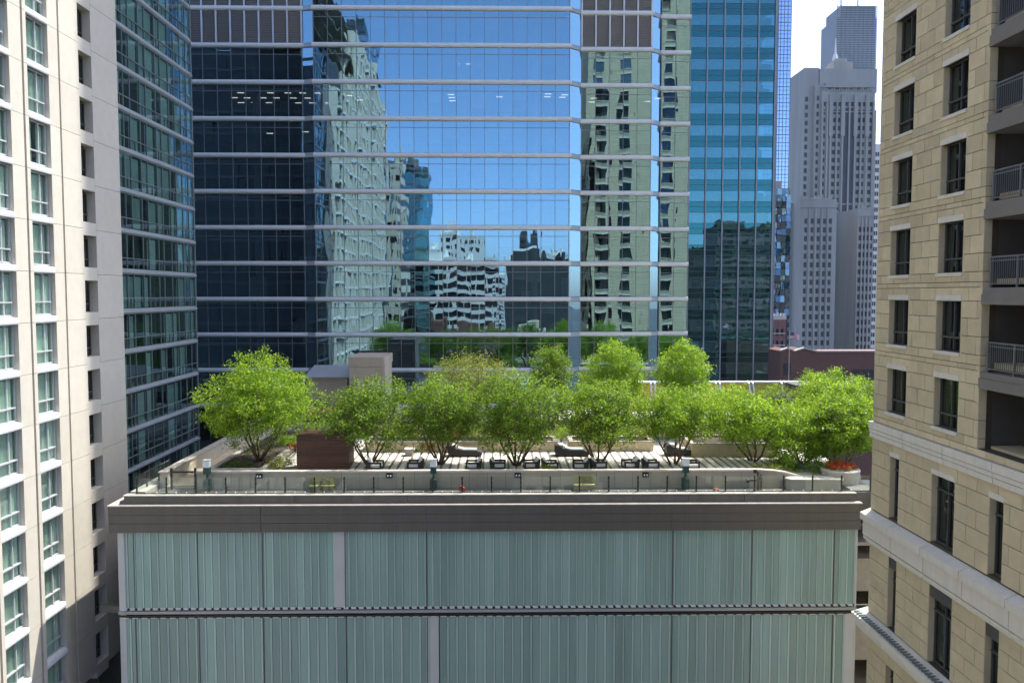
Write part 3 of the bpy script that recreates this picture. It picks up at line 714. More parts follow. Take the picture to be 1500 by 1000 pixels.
part(right, 'joined_blocks', rocks, M['tan'], 'stuff')
# core: solid behind stones, with window reveals
b = MB()
def solid(z0, z1, holes, ya=28.29, yb=RN, x0=RX+.04):
    e = [ya] + [v for h in sorted(holes) for v in h] + [yb]
    for i in range(0, len(e), 2): b.box(x0, RX+.5, e[i], e[i+1], z0, z1)
for k in range(-7, 5):
    T0 = TR0-SR*k; solid(T0-.68, T0, []); solid(T0-2.57, T0-.68, CW); solid(T0-SR, T0-2.57, [])
solid(-6.9, -5.44, [], 21.5); solid(-9.62, -6.9, LOWW, 21.5); solid(-11.3, -9.62, [], 21.5); solid(-14.4, -11.3, LW2, 21.5); solid(-16.06, -14.4, [], 21.5); solid(-18.7, -16.06, LW2, 21.5); solid(-45, -18.7, [], 5)
part(right, 'wall_core', b, M['tancore'])
# stone reveals of windows and the pier return
b = MB()
for k in range(-7, 5):
    T0 = TR0-SR*k
    for (a, c) in CW:
        b.box(RX+.01, RX+.26, a-.02, a+.006, T0-2.57, T0-.68); b.box(RX+.01, RX+.26, c-.006, c+.02, T0-2.57, T0-.68)
    zz = [T0, T0-.68, T0-1.93, T0-2.57, T0-SR]
    for p, q in zip(zz, zz[1:]): b.box(RX+.003, RX+.28, 28.275, 28.40, q+.011, p-.011)
for L_, z0, z1 in ((LOWW, -9.62, -6.9), (LW2, -14.4, -11.3), (LW2, -18.7, -16.06)):
    for (a, c) in L_: b.box(RX+.01, RX+.26, a-.02, a+.006, z0, z1); b.box(RX+.01, RX+.26, c-.006, c+.02, z0, z1)
part(right, 'window_reveals', b, M['tan'], 'stuff')
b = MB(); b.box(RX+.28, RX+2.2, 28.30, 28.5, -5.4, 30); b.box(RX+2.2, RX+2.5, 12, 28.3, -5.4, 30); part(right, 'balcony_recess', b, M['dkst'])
for k in range(-3, 5):
    zz = 8.99-2.928*k; bp(right, 'balcony_door', RX+2.12, RX+2.2, 24.6, 26.4, zz, zz+2.2, M['g_right'])
# interiors dark and rest of block; north face
b = MB(); b.box(RX+1.6, RX+2.1, 28.5, 36, -45, 31)
for k in range(-8, 18): b.box(RX+.5, RX+1.6, 21.5, 36, TR0-SR*k-.1, TR0-SR*k+.1)
b.box(RX+2.6, 41, 5, RN-.5, -45, 60); b.box(RX, RX+2.6, 5, 21.4, -45, 60); b.box(RX, RX+2.6, 21.4, RN-.5, 29.9, 60); b.box(RX+.5, RX+2.6, 12, 28.2, -45, -5.5)
part(right, 'room_walls', b, M['tan'])
NW = [(18.3, 20.4), (22.6, 24.7), (31.2, 33.3), (37, 39)]
b = MB(); c = MB()
for k in range(-17, 14):
    T0 = TR0-SR*k; zs = [T0, T0-.19, T0-.68, T0-1.29, T0-1.93, T0-2.57, T0-SR]
    if T0 > 60: continue
    for i in range(6):
        e = [RX] + ([v for h in NW for v in h] if i in (2, 3, 4) else []) + [41]
        for j in range(0, len(e), 2):
            x = e[j]; q = 0
            while x < e[j+1]-.01:
                xn = min(x + (1.3 if (i+q) % 2 else .9), e[j+1]); b.box(x+.012, xn-.012, RN-.12, RN, zs[i+1]+.012, zs[i]-.012); x = xn; q += 1
    for (p, q) in NW:
        c.box(p-.05, q+.05, RN-.1, RN+.05, T0-.66, T0-.45); c.box(p-.05, q+.05, RN-.1, RN+.08, T0-2.70, T0-2.58)
        if -8 < T0 < 45:
            o = link('north_window', bmesh_box(q-p, .05, 1.9, M['g_right']), ((p+q)/2, RN-.3, T0-1.63), right)
b2 = MB()
for k in range(-17, 14):
    T0 = TR0-SR*k
    if T0 > 60: continue
    b2.box(RX+.05, 41, RN-.5, RN-.06, T0-.68, T0); b2.box(RX+.05, 41, RN-.5, RN-.06, T0-SR, T0-2.57)
    e = [RX+.05] + [v for h in NW for v in h] + [41]
    for j in range(0, len(e), 2): b2.box(e[j], e[j+1], RN-.5, RN-.06, T0-2.57, T0-.68)
part(right, 'north_stones', b, M['tan'], 'stuff'); part(right, 'north_trim', c, M['white'], 'stuff'); part(right, 'north_core', b2, M['tancore'])

# ================================================================== ROOF GARDEN BUILDING
RBX0, RBX1 = -24.03, 22.58; FY = 50.0
rb = thing('channel_glass_building', 'low building clad in green channel glass under a dark metal cornice, carrying the roof garden', 'building', (0, 70, -45))
CX0, CX1 = -23.5, 22.7-.3
def channel(parent, x, wd, z0, z1, m1, cache={}):
    key = (round(wd, 3), round(z1-z0, 2), m1.name)
    if key not in cache:
        b = MB(); h = (z1-z0)/2; w2 = wd/2; e = wd*.20
        b.prism([(-w2+.014, .10), (-w2+.014, .02), (-w2+.035, 0), (w2-e-.03, 0), (w2-e-.010, .02), (w2-e-.010, .10)], -h, h, 'z', 0)
        b.prism([(w2-e, .10), (w2-e, -.012), (w2-.004, -.012), (w2-.004, .10)], -h, h, 'z', 1)
        b.box(-w2+.03, w2-e-.03, .0-.02, .06, -h-.05, -h-.008, 2)
        cache[key] = b.mesh('glass_channel', [m1, M['chanedge'], M['sill']])
    return link('glass_channel', cache[key], (x, FY+.3, (z0+z1)/2), parent)
zt0 = -14.62
n = 97; wd = (CX1-CX0)/n
wp = [XA(492, FY+.3, 830), XA(505, FY+.3, 830)]; wp2 = [XA(627, FY+.3, 950), XA(640.5, FY+.3, 950)]; wp3 = [XA(1237, FY+.3, 950), 22.4]
for i in range(n):
    x = CX0 + (i+.5)*wd
    if wp[0] < x < wp[1]: continue
    channel(rb, x, wd, -19.52, zt0, M['channel'])
n2 = 79; wd2 = (CX1-CX0)/n2
for i in range(n2):
    x = CX0 + (i+.5)*wd2
    if wp2[0] < x < wp2[1] or x > wp3[0]: continue
    channel(rb, x, wd2, -25.0, -20.18, M['channel2'])
bp(rb, 'white_panel', wp[0]-.1, wp[1]+.1, FY+.29, FY+.38, -19.55, zt0, M['whitepan'])
bp(rb, 'white_panel', wp2[0]-.1, wp2[1]+.1, FY+.29, FY+.38, -25, -20.15, M['whitepan'])
bp(rb, 'white_panel', wp3[0]-.1, wp3[1], FY+.29, FY+.38, -25, -20.15, M['whitepan'])
for p in (197, 290, 385, 506, 625.5, 985, 1101, 1221):
    xx = XA(p, FY+.28, 850); bp(rb, 'joint_bar', xx-.025, xx+.025, FY+.255, FY+.36, -25, zt0, M['frame'])
bp(rb, 'corner_trim', CX0-.12, CX0+.28, FY+.27, FY+.37, -45, zt0, M['whitepan']); bp(rb, 'corner_trim', CX1+.002, CX1+.1, FY+.27, FY+.37, -45, zt0, M['whitepan'])
bp(rb, 'band_rail', CX0-.15, CX1+.1, FY+.17, FY+.33, -19.87, -19.70, M['bandsh'])
bp(rb, 'shadow_gap', CX0-.1, CX1+.05, FY+.34, FY+.42, -20.15, -19.5, M['black'])
bp(rb, 'band_rail', CX0-.15, CX1+.1, FY+.20, FY+.33, -20.06, -19.96, M['black'], label='black recessed rail')
b = MB()
for i in range(n): b.box(CX0+i*wd+.07, CX0+(i+1)*wd-.11, FY+.20, FY+.29, -19.62, -19.585)
for i in range(n2): b.box(CX0+i*wd2+.08, CX0+(i+1)*wd2-.14, FY+.22, FY+.29, -20.16, -20.12)
part(rb, 'channel_clips', b, M['sill'], 'stuff')
bp(rb, 'lower_wall', CX0, CX1, FY+.3, FY+.4, -45, -25.1, M['channel2'])
b = MB(); b.box(CX0, CX1, FY+.42, 89, -45, -12.82); part(rb, 'body', b, M['frame'])
b = MB(); b.box(CX0-.05, CX0-.01, FY+.4, 89, -45, zt0); part(rb, 'side_wall', b, M['plinth'])
# metal fascia
xs = [RBX0, XA(382, FY, 760), XA(625, FY, 760), XA(984, FY, 760), RBX1]
for a, c in zip(xs, xs[1:]):
    for z0, z1, pr in ((-14.68, -14.13, 0), (-14.11, -13.60, -.015), (-13.58, -13.06, 0)):
        bp(rb, 'fascia_panel', a+.012, c-.012, FY-pr, FY+.5, z0, z1, M['bronze'])
bp(rb, 'fascia_core', RBX0+.05, RBX1-.05, FY+.05, FY+.5, -14.66, -13.06, M['frame'])
b = MB()
for z0, z1 in ((-14.68, -14.13), (-14.11, -13.60), (-13.58, -13.06)):
    for yy in range(8): b.box(RBX0, RBX0+.5, FY+.502+yy*4.8, FY+.49+(yy+1)*4.8, z0, z1); b.box(RBX1-.5, RBX1, FY+.502+yy*4.8, FY+.49+(yy+1)*4.8, z0, z1)
part(rb, 'side_fascia', b, M['bronze'])
# stepped ledges
b = MB(); b.box(RBX0-.05, RBX1+.05, FY-.04, FY+.45, -13.055, -12.99); b.box(RBX0-.05, RBX0+.9, FY+.452, 89, -13.055, -12.99); part(rb, 'lower_ledge', b, M['ledge'])
nn = 25; px = [-22.58 + (23.46+22.58)*i/nn for i in range(nn+1)]
for i in range(13):
    a = -23.2 + i*(22.35+23.2)/13; c = a+(22.35+23.2)/13; bp(rb, 'plinth_stone', a+.01, c-.01, FY+.36, FY+.8, -12.99, -12.50, M['plinth'])
b = MB(); b.box(-23.25, 22.40, FY+.32, FY+.92, -12.50, -12.45); b.box(-23.25, -22.3, FY+1.36, 89, -12.99, -12.45); part(rb, 'upper_ledge', b, M['ledge'])
b = MB(); b.box(22.42, 24.0, FY+.6, FY+2.5, -14.0, -12.46); part(rb, 'corner_block', b, M['plinth'])

# ---------------------------------------------------------------- glass railing
RY = 50.8
fence = thing('glass_railing', 'long glass railing with thin black posts along the front edge of the roof', 'railing', (0, RY, -12.45))
pmsh = MB(); pmsh.box(-.04, .04, -.035, .035, 0, 1.02); pmsh.box(-.06, .06, -.06, .06, 0, .03)
for z in (.12, .38, .64, .90): pmsh.box(-.065, .065, -.04, .02, z-.02, z+.02)
pmsh.box(-.035, .035, -.035, .035, 1.02, 1.045)
pmsh = pmsh.mesh('post', M['black'])
for x in px: link('post', pmsh, (x, RY, -12.46), fence)
for a, c in zip(px, px[1:]):
    link('glass_panel', bmesh_box(1.76, .014, .96, M['g_rail']), ((a+c)/2, RY-.045, -12.46+.54), fence, (rnd.gauss(0, .004), 0, rnd.gauss(0, .003)))
bp(fence, 'bottom_rail', px[0], px[-1], RY-.03, RY+.03, -12.45, -12.40, M['black'])
clip = MB()
for a in px[:-1]:
    for t in (.6, 1.25): clip.box(a+t-.03, a+t+.03, RY-.07, RY-.02, -12.40, -12.34)
part(fence, 'glass_clips', clip, M['sill'])
f2 = thing('glass_railing', 'short glass railing running back along the left edge of the roof', 'railing', (-22.76, 54, -12.45))
for i in range(3):
    y0 = RY+.1+i*1.85; bp(f2, 'glass_panel', -22.77, -22.755, y0+.04, y0+1.78, -12.42, -11.40, M['g_rail']); 
for i in range(1, 4): link('post', pmsh, (-22.76, RY+.05+i*1.85, -12.46), f2)

# ---------------------------------------------------------------- roof terrace
WY = 53.0; WZ = -11.52; DZ = -12.0
b = MB(); b.box(-22.3, 24.5, FY+.93, 89, -12.8, -12.72); struct('roof_walkway', b, M['plinth'])
b = MB(); b.box(-15.6, 24, WY+.35, 88.5, -12.72, DZ-.05); struct('roof_terrace', b, M['conc'])
wallt = thing('planter_wall', 'long low sand coloured panel wall behind the glass railing', 'wall', (-1.4, WY, -12.7))
nw = 31; x0w = XA(285, WY, 700); x1w = XA(1112, WY, 700); wdt = (x1w-x0w)/nw
for i in range(nw): bp(wallt, 'wall_panel', x0w+i*wdt+.01, x0w+(i+1)*wdt-.01, WY, WY+.3, -12.72, WZ-.12, M['wall'])
bp(wallt, 'wall_core', x0w+.03, x1w-.03, WY+.04, WY+.27, -12.72, WZ-.12, M['tancore'])
for i in range(12): bp(wallt, 'coping_stone', x0w-.04+i*(x1w-x0w+.08)/12+.004, x0w-.04+(i+1)*(x1w-x0w+.08)/12-.004, WY-.05, WY+.36, WZ-.12, WZ, M['coping'])
ws = thing('curved_wall', 'low wall that slopes down at the right end of the panel wall', 'wall', (19, WY, -12.7))
b = MB(); pts = [(x1w, WZ), (x1w+.9, WZ-.05), (x1w+1.8, WZ-.18), (x1w+2.7, WZ-.42), (x1w+3.5, WZ-.72), (x1w+4.1, WZ-.95)]
for (a, za), (c, zc) in zip(pts, pts[1:]): b.prism([(a, -12.72), (c, -12.72), (c, zc-.1), (a, za-.1)][::-1], WY, WY+.3, 'y', 0); b.prism([(a, za-.1), (c, zc-.1), (c, zc), (a, za)][::-1], WY-.05, WY+.36, 'y', 1)
part(ws, 'wall_body', b, [M['wall'], M['coping']])
# round planter with orange flowers, low bench planter
rp = thing('round_planter', 'pale round concrete planter full of orange flowers at the right end of the roof', 'planter', (22.7, 53.6, -12.7))
def ring(b, x, y, r, z0, z1, rr=None, n=32, k=0): b.tube([(x, y, z0), (x, y, z1-.05), (x, y, z1)], [r if rr is None else rr, r, r-.05], n, k)
b = MB(); ring(b, 22.7, 53.6, 1.25, -12.7, -11.60, 1.1); part(rp, 'bowl', b, M['conc'])
b = MB(); b.cyl(22.7, 53.6, -11.66, -11.62, 1.1, n=28); part(rp, 'soil', b, M['soil'])
bt = thing('bench_planter', 'low pale stone trough in front of the round planter', 'planter', (19.9, 52.5, -12.7))
b = MB(); b.prism([(18.9, 52.1), (22.0, 52.0), (22.3, 52.35), (22.0, 52.8), (19.2, 52.9), (18.7, 52.5)], -12.70, -12.08, 'z'); b.prism([(18.8, 52.0), (22.1, 51.9), (22.45, 52.35), (22.1, 52.9), (19.1, 53.0), (18.6, 52.5)], -12.08, -11.96, 'z'); part(bt, 'trough', b, M['conc'])
# pale pavers on the terrace; narrow dark strips between them are painted shadow stripes
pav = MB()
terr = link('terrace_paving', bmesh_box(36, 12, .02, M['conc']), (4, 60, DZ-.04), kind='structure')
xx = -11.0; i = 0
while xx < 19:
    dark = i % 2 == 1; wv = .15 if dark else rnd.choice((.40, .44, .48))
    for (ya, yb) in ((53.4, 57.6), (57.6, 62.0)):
        bp(terr, 'slab_or_shade_stripe', xx+.01, xx+wv-.01, ya+.01, yb-.01, DZ-.03, DZ, M['shade_stripe' if dark else 'paverl'])
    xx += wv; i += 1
# black square wall lamps
for i, (p, lab) in enumerate(((380, 'left of the yellow seats'), (570.5, 'left of the middle green lamp'), (758.5, 'under the middle of the tree row'), (945.5, 'right of the second pair of yellow seats'))):
    x = XA(p, WY, 697); T = thing('wall_lamp', 'small black twin spotlight on the panel wall ' + lab, 'wall light', (x, WY-.06, WZ-.32), 'twin spotlights on the panel wall')
    bp(T, 'housing', x-.21, x+.21, WY-.10, WY-.003, WZ-.47, WZ-.15, M['black'])
    for dx in (-.09, .09): 
        b = MB(); b.tube([(x+dx, WY-.16, WZ-.33), (x+dx, WY-.101, WZ-.30)], [.055, .045], 10); part(T, 'spot', b, M['lampw'])
# pipes and valves
x = XA(1105, 52.4, 705); T = thing('valve_stand', 'black standpipe with valves behind the right part of the railing', 'standpipe', (x, 52.4, -12.72))
b = MB(); b.tube([(x+.25, 52.4, -12.72), (x+.25, 52.4, -11.5)], .09, 8); b.tube([(x+.45, 52.4, -12.72), (x+.45, 52.4, -11.7)], .07, 8); b.tube([(x-.5, 52.4, -12.1), (x+.5, 52.4, -12.1)], .07, 8); part(T, 'pipe', b, M['black'], smooth=True)
b = MB(); b.tube([(x-.52, 52.3, -12.1), (x-.42, 52.3, -12.1)], .14, 10); b.tube([(x+.25, 52.24, -11.9), (x+.25, 52.16, -11.9)], .15, 10); b.box(x-.05, x+.12, 52.3, 52.5, -11.62, -11.4); part(T, 'valve', b, M['black'])
# yellow mesh seats
for i, (p, w_, lab) in enumerate(((461, .55, 'pale yellow mesh seat leaning at the left of the pair beside a railing post'), (481, .85, 'wider yellow mesh seat of the pair left of the middle'), (846, .55, 'small yellow mesh seat left of a railing post, right of the middle'), (862, .75, 'larger yellow mesh seat right of that railing post'))):
    x = XA(p, 52.6, 710); T = thing('yellow_seat', lab, 'seat', (x, 52.55, -12.72), 'yellow mesh seats behind the glass railing')
    b = MB()
    for j in range(int(w_/.06)+1): b.box(x-w_/2+j*.06, x-w_/2+j*.06+.025, 52.60, 52.63, -12.35, -11.82)
    for j in range(9): b.box(x-w_/2, x+w_/2, 52.595, 52.625, -12.35+j*.065, -12.33+j*.065)
    part(T, 'backrest', b, M['yellow'])
    bp(T, 'seat', x-w_/2, x+w_/2, 52.2, 52.6, -12.36, -12.32, M['yellow'])
    for dx in (-w_/2+.03, w_/2-.03):
        for yy in (52.24, 52.58): bp(T, 'leg', x+dx-.02, x+dx+.02, yy-.02, yy+.02, -12.72, -12.36, M['yellow'])
for p, lab in ((677, 'red hose reel standing at a railing post left of the middle'), (1049, 'flat red bundle on the walkway near the right part of the railing')):
    x = XA(p, 51.7, 718); T = thing('hose_bundle', lab, 'hose')
    T.location = (x, 51.7, -12.72); WP[T] = Vector(T.location)
    b = MB()
    for q in range(3 if p < 800 else 2):
        pts = [(x+.17*math.cos(a), 51.7+.1*math.sin(a), -12.62+.10*q+.14*abs(math.sin(a*.5))*(p < 800)) for a in [2*math.pi*j/12 for j in range(13)]]; b.tube(pts, .045, 6)
    part(T, 'coil', b, M['red'], smooth=True)
# green lamp bollards
for p, lab in ((303.5, 'dark green lamp bollard with white head at the left end of the panel wall'), (635, 'dark green lamp bollard with white head in the middle of the panel wall'), (1004, 'dark green lamp bollard with white head right of the tree row middle')):
    x = XA(p, 52.7, 700); T = thing('lamp_bollard', lab, 'lamp', (x, 52.7, -12.72), 'green lamp bollards along the panel wall')
    bp(T, 'base_box', x-.22, x+.22, 52.5, 52.9, -12.72, -12.02, M['green'])
    b = MB(); b.tube([(x, 52.7, -12.02), (x, 52.7, -11.55)], .07, 10); part(T, 'stem', b, M['green'])
    b = MB(); b.box(x-.19, x+.19, 52.5, 52.88, -11.62, -11.18); part(T, 'neck', b, M['green'])
    b = MB(); b.box(x-.20, x+.20, 52.48, 52.9, -11.18, -10.74); part(T, 'lamp_head', b, M['lampw'])
    bp(T, 'cap', x-.23, x+.23, 52.46, 52.92, -10.74, -10.70, M['bandsh'])
# gate at the left
T = thing('metal_gate', 'low black metal gate frame at the left end of the panel wall', 'gate', (-20.6, 53, -12.72))
xg0, xg1 = XA(251, WY, 690), XA(286, WY, 690)
for x in (xg0, xg1): bp(T, 'gate_post', x-.06, x+.06, WY-.06, WY+.06, -12.72, -11.3, M['black'])
b = MB(); b.box(xg0, xg1, WY-.04, WY+.04, -11.62, -11.5); b.box(xg0, xg1, WY-.02, WY+.02, -12.5, -12.45); part(T, 'rail', b, M['black'])
# left parapet (inner face lit) and path, raised bed
T = thing('roof_parapet', 'pale stone parapet running back along the left edge of the roof', 'wall', (-22, 70, -12.72))
for i in range(9): bp(T, 'parapet_stone', -22.3, -21.85, 53.6+i*3.9+.01, 53.6+(i+1)*3.9-.01, -12.72, -11.75, M['coping'])
bp(T, 'coping', -22.38, -21.78, 53.5, 88.8, -11.75, -11.66, M['ledge'])
b = MB(); b.box(-21.85, -19.32, 53.4, 88, -12.7, -12.62); struct('side_path', b, M['planter'])
def trough(name, label, x0, x1, y0, y1, z0, z1, m, t=.22, cat='planter', stones=0):
    T = thing(name, label, cat, ((x0+x1)/2, (y0+y1)/2, z0))
    def run(n, f):
        for i in range(n): f(i/n, (i+1)/n)
    nx_ = max(1, int((x1-x0)/1.5)); ny_ = max(1, int((y1-y0)/1.5))
    for i in range(nx_):
        a, c = x0+(x1-x0)*i/nx_, x0+(x1-x0)*(i+1)/nx_
        for yy in (y0, y1-t): bp(T, 'planter_stone', a+.006, c-.006, yy, yy+t, z0, z1-.08, m)
    for i in range(ny_):
        a, c = y0+t+(y1-y0-2*t)*i/ny_, y0+t+(y1-y0-2*t)*(i+1)/ny_
        for xx_ in (x0, x1-t): bp(T, 'planter_stone', xx_, xx_+t, a+.006, c-.006, z0, z1-.08, m)
    b = MB(); b.box(x0-.05, x1+.05, y0-.05, y0+t+.05, z1-.08, z1); b.box(x0-.05, x1+.05, y1-t-.05, y1+.05, z1-.08, z1)
    b.box(x0-.05, x0+t+.05, y0+t+.052, y1-t-.052, z1-.08, z1); b.box(x1-t-.05, x1+.05, y0+t+.052, y1-t-.052, z1-.08, z1); part(T, 'rim', b, M['ledge'])
    b = MB(); b.box(x0+t, x1-t, y0+t, y1-t, z0, z1-.16); part(T, 'soil', b, M['soil'])
    return T
trough('raised_bed', 'raised planting bed holding the leftmost tree, beside the sandy side path', -19.3, -15.7, 54.2, 70, -12.7, -11.62, M['coping'])
trough('long_planter', 'long tan planter behind the armchairs, left half of the terrace', -10.2, 4.4, 61.8, 64.2, DZ-.05, -11.22, M['planter'])
trough('long_planter', 'tan planter behind the armchairs, right of the middle of the terrace', 5.4, 11.8, 61.8, 64.2, DZ-.05, -11.22, M['planter'])
trough('corner_planter', 'tan planter standing by itself at the right of the terrace', 14.2, 20.6, 59.6, 63.4, DZ-.05, -11.0, M['planter'])
trough('rear_planter', 'long planter across the rear of the terrace under the back row of trees', -14, 22, 68, 71, DZ-.05, -11.0, M['planter'])
# wooden screen box
xa, xb = XA(434.5, 55.6, 660), XA(510, 55.6, 660); za, zb = -11.9, ZA(637, 55.6, 470)
T = thing('timber_box', 'large dark red timber clad box standing at the left of the terrace', 'bar', ((xa+xb)/2, 56.5, za-.1))
nb = 11
for i in range(nb):
    z0 = za + (zb-za)*i/nb; bp(T, 'plank', xa, xb, 55.6, 55.64, z0+.006, z0+(zb-za)/nb-.006, M['wood'])
for i in range(nb):
    z0 = za + (zb-za)*i/nb; bp(T, 'plank', xb-.04+.045, xb+.045, 55.6, 57.6, z0+.006, z0+(zb-za)/nb-.006, M['wood'])
bp(T, 'carcass', xa+.01, xb-.01, 55.65, 57.6, za-.1, zb-.02, M['frame'])
for i in range(9): bp(T, 'top_slat', xa+.1, xb-.1, 55.75+i*.2, 55.86+i*.2, zb-.015, zb+.05, M['wood'])
# pergola
pa, pb_ = XA(444, 62, 600), XA(500, 62, 600); zz = ZA(611, 62, 470)
T = thing('pergola', 'low dark slatted pergola roof behind the timber box', 'pergola', ((pa+pb_)/2, 64, DZ))
for x in (pa+.1, pb_-.1):
    for y in (62.1, 66): bp(T, 'post', x-.06, x+.06, y-.06, y+.06, DZ, zz, M['wood'])
for y in (62.0, 66.0): bp(T, 'beam', pa, pb_, y-.06, y+.06, zz, zz+.2, M['wood'])
for i in range(9): bp(T, 'slat', pa+.1+i*(pb_-pa-.2)/8.4, pa+.1+i*(pb_-pa-.2)/8.4+.09, 61.8, 66.3, zz+.2, zz+.36, M['wood'])
# stone chimney block and low penthouse
CYb = 77.0
xa, xb = XA(510, CYb, 540), XA(563, CYb, 540); zt = ZA(523, CYb, 540)
T = thing('stone_shaft', 'square tan stone ventilation shaft with a flat cap rising behind the left trees', 'ventilation shaft', ((xa+xb)/2, CYb+2, DZ))
for i in range(5):
    z1 = zt-.9-i*1.1
    if z1-1.1 > DZ-1: bp(T, 'stone_course', xa+.08, xb-.08, CYb+.06, CYb+6, z1-1.08, z1, M['tile'])
bp(T, 'cap', xa, xb, CYb, CYb+6.1, zt-.88, zt, M['tile']); bp(T, 'cap_trim', xb-.25, xb+.04, CYb-.04, CYb+.3, zt-5, zt+.02, M['ledge'])
xa, xb = XA(452, 80, 560), XA(508, 80, 560); zt = ZA(553, 80, 480)
T = thing('penthouse', 'low stone penthouse with a grey metal awning left of the ventilation shaft', 'penthouse', ((xa+xb)/2, 83, DZ))
bp(T, 'wall', xa, xb, 80, 86, DZ-.1, zt, M['tile'])
b = MB(); b.prism([(79.6, zt+.02), (79.6, zt+.12), (84, zt+.9), (84, zt+.75)][::-1], xa-.3, xb+.3, 'x'); part(T, 'awning', b, M['bandsh'])
bp(T, 'lamp_post', xa-.4, xa-.28, 79.5, 79.62, DZ, zt+.3, M['sill'])
# yellow wall with white brackets at the rear
YY = 84.5; xa, xb = XA(880, YY, 570), XA(1182, YY, 570); zt = ZA(558.5, YY, 1080)
T = thing('yellow_wall', 'yellow green planted wall with a white coping along the rear edge of the roof', 'wall', ((xa+xb)/2, YY, DZ))
bp(T, 'wall', xa, xb, YY, YY+.5, DZ-.1, zt-.12, M['roofgrn']); bp(T, 'coping', xa-.05, xb+.05, YY-.12, YY+.6, zt-.12, zt, M['sill'])
for p in (957, 1052, 1100, 1148):
    x = XA(p, YY, 565); b = MB()
    for dx in (-.42, .0): b.prism([(YY-1.0, zt-2.2), (YY-.9, zt-1.0), (YY-.45, zt-.15), (YY+.1, zt+.08), (YY+.1, zt-.08), (YY-.35, zt-.35), (YY-.72, zt-1.1), (YY-.8, zt-2.2)], x+dx, x+dx+.16, 'x')
    b.box(x-.42, x+.16, YY-.55, YY-.45, zt-.5, zt-.4); part(T, 'bracket', b, M['bandsh'])
# roof edge building at the far right behind trees (dark canopy)
T = thing('flat_canopy', 'dark flat canopy above the right rear trees', 'canopy', (XA(1178, 82), 82, DZ))
xa, xb = XA(1160, 82, 565), XA(1200, 82, 565); zc = ZA(566, 82, 1175)
bp(T, 'canopy_roof', xa, xb, 81, 84, zc, zc+.25, M['frame']); 
for x in (xa+.2, xb-.2): bp(T, 'canopy_post', x-.08, x+.08, 82.9, 83.1, DZ, zc, M['frame'])
for p, py, lab in ((1143, 583, 'left'), (1205, 588, 'right')):
    YS = 72; x = XA(p, YS, py); z = ZA(py, YS, p); T = thing('solar_panel', 'dark slatted rooftop cover among the right rear shrubs, %s one' % lab, 'cover', (x, YS, DZ))
    for i in range(5): bp(T, 'slat', x-1.0, x+1.0, YS-.5+i*.3, YS-.28+i*.3, z-.08+i*.08, z-.02+i*.08, M['frame'])
    bp(T, 'frame', x-1.1, x+1.1, YS-.6, YS+1.0, z-.35, z-.12, M['black']); bp(T, 'support', x-.1, x+.1, YS, YS+.2, DZ, z-.35, M['black'])

# ---------------------------------------------------------------- armchairs
CH = {}
def chair_meshes():
    b = MB()   # frame: open arms left/right (along X facing), seen from the side
    b.box(-.52, .52, 0, .08, .50, .62); b.box(-.52, -.22, 0, .08, .06, .50); b.box(.40, .52, 0, .08, .06, .50); b.box(-.22, .40, 0, .08, .06, .26)
    CH['arm'] = b.mesh('arm_frame', M['wicker'])
    b = MB(); b.prism([(-.52, .06), (-.36, .06), (-.40, .70), (-.60, .72)][::-1], -.42, .42, 'y'); CH['back'] = b.mesh('backrest', M['wicker'])
    b = MB(); b.box(-.40, .50, -.42, .42, .08, .24); CH['base'] = b.mesh('seat_base', M['wicker'])
    b = MB(); b.box(-.33, .46, -.40, .40, .24, .40); CH['cush'] = b.mesh('seat_cushion', M['cushion'])
    b = MB(); b.prism([(-.34, .41), (-.20, .41), (-.28, .78), (-.44, .86), (-.50, .78)][::-1], -.34, .34, 'y'); CH['pil'] = b.mesh('back_pillow', M['cushion'])
    b = MB(); b.box(-.035, .035, -.035, .035, 0, .07); CH['leg'] = b.mesh('leg', M['black'])
chair_meshes()
chairs = [(549.5, 1, 'beside the second tree from the left'), (608.5, -1, 'between the second and third front trees'), (693.7, -1, 'just right of the middle green lamp bollard'), (729.7, 1, 'left of the fourth front tree trunk'),
          (778, -1, 'right of the fourth front tree trunk'), (805.7, 1, 'behind a tiny leafy plant mid terrace'), (850, -1, 'left of the fifth front tree trunk'), (876.5, 1, 'hidden partly by the fifth front tree trunk'),
          (923, -1, 'right of the fifth front tree'), (953, 1, 'left of the sixth front tree'), (1012, 1, 'directly behind the right green lamp bollard')]
for p, f, lab in chairs:
    Yc = 55.3 + rnd.uniform(-.1, .15); x = XA(p, Yc, 680); a = (0 if f > 0 else math.pi) + rnd.gauss(0, .06)
    T = thing('wicker_armchair', 'black wicker armchair with white cushions ' + lab, 'armchair', (x, Yc, DZ), 'black wicker armchairs behind the panel wall', rot=(0, 0, a))
    def ch(nm, me, loc=(0, 0, 0)):
        o = bpy.data.objects.new(nm, me); COL.objects.link(o); o.parent = T; o.location = loc; return o
    ch('arm_frame', CH['arm'], (0, .42, 0)); ch('arm_frame', CH['arm'], (0, -.50, 0))
    for nm, kk in (('backrest', 'back'), ('seat_base', 'base'), ('seat_cushion', 'cush'), ('back_pillow', 'pil')): ch(nm, CH[kk])
    for lx in (-.44, .44):
        for ly in (-.44, .44): ch('leg', CH['leg'], (lx, ly, 0))
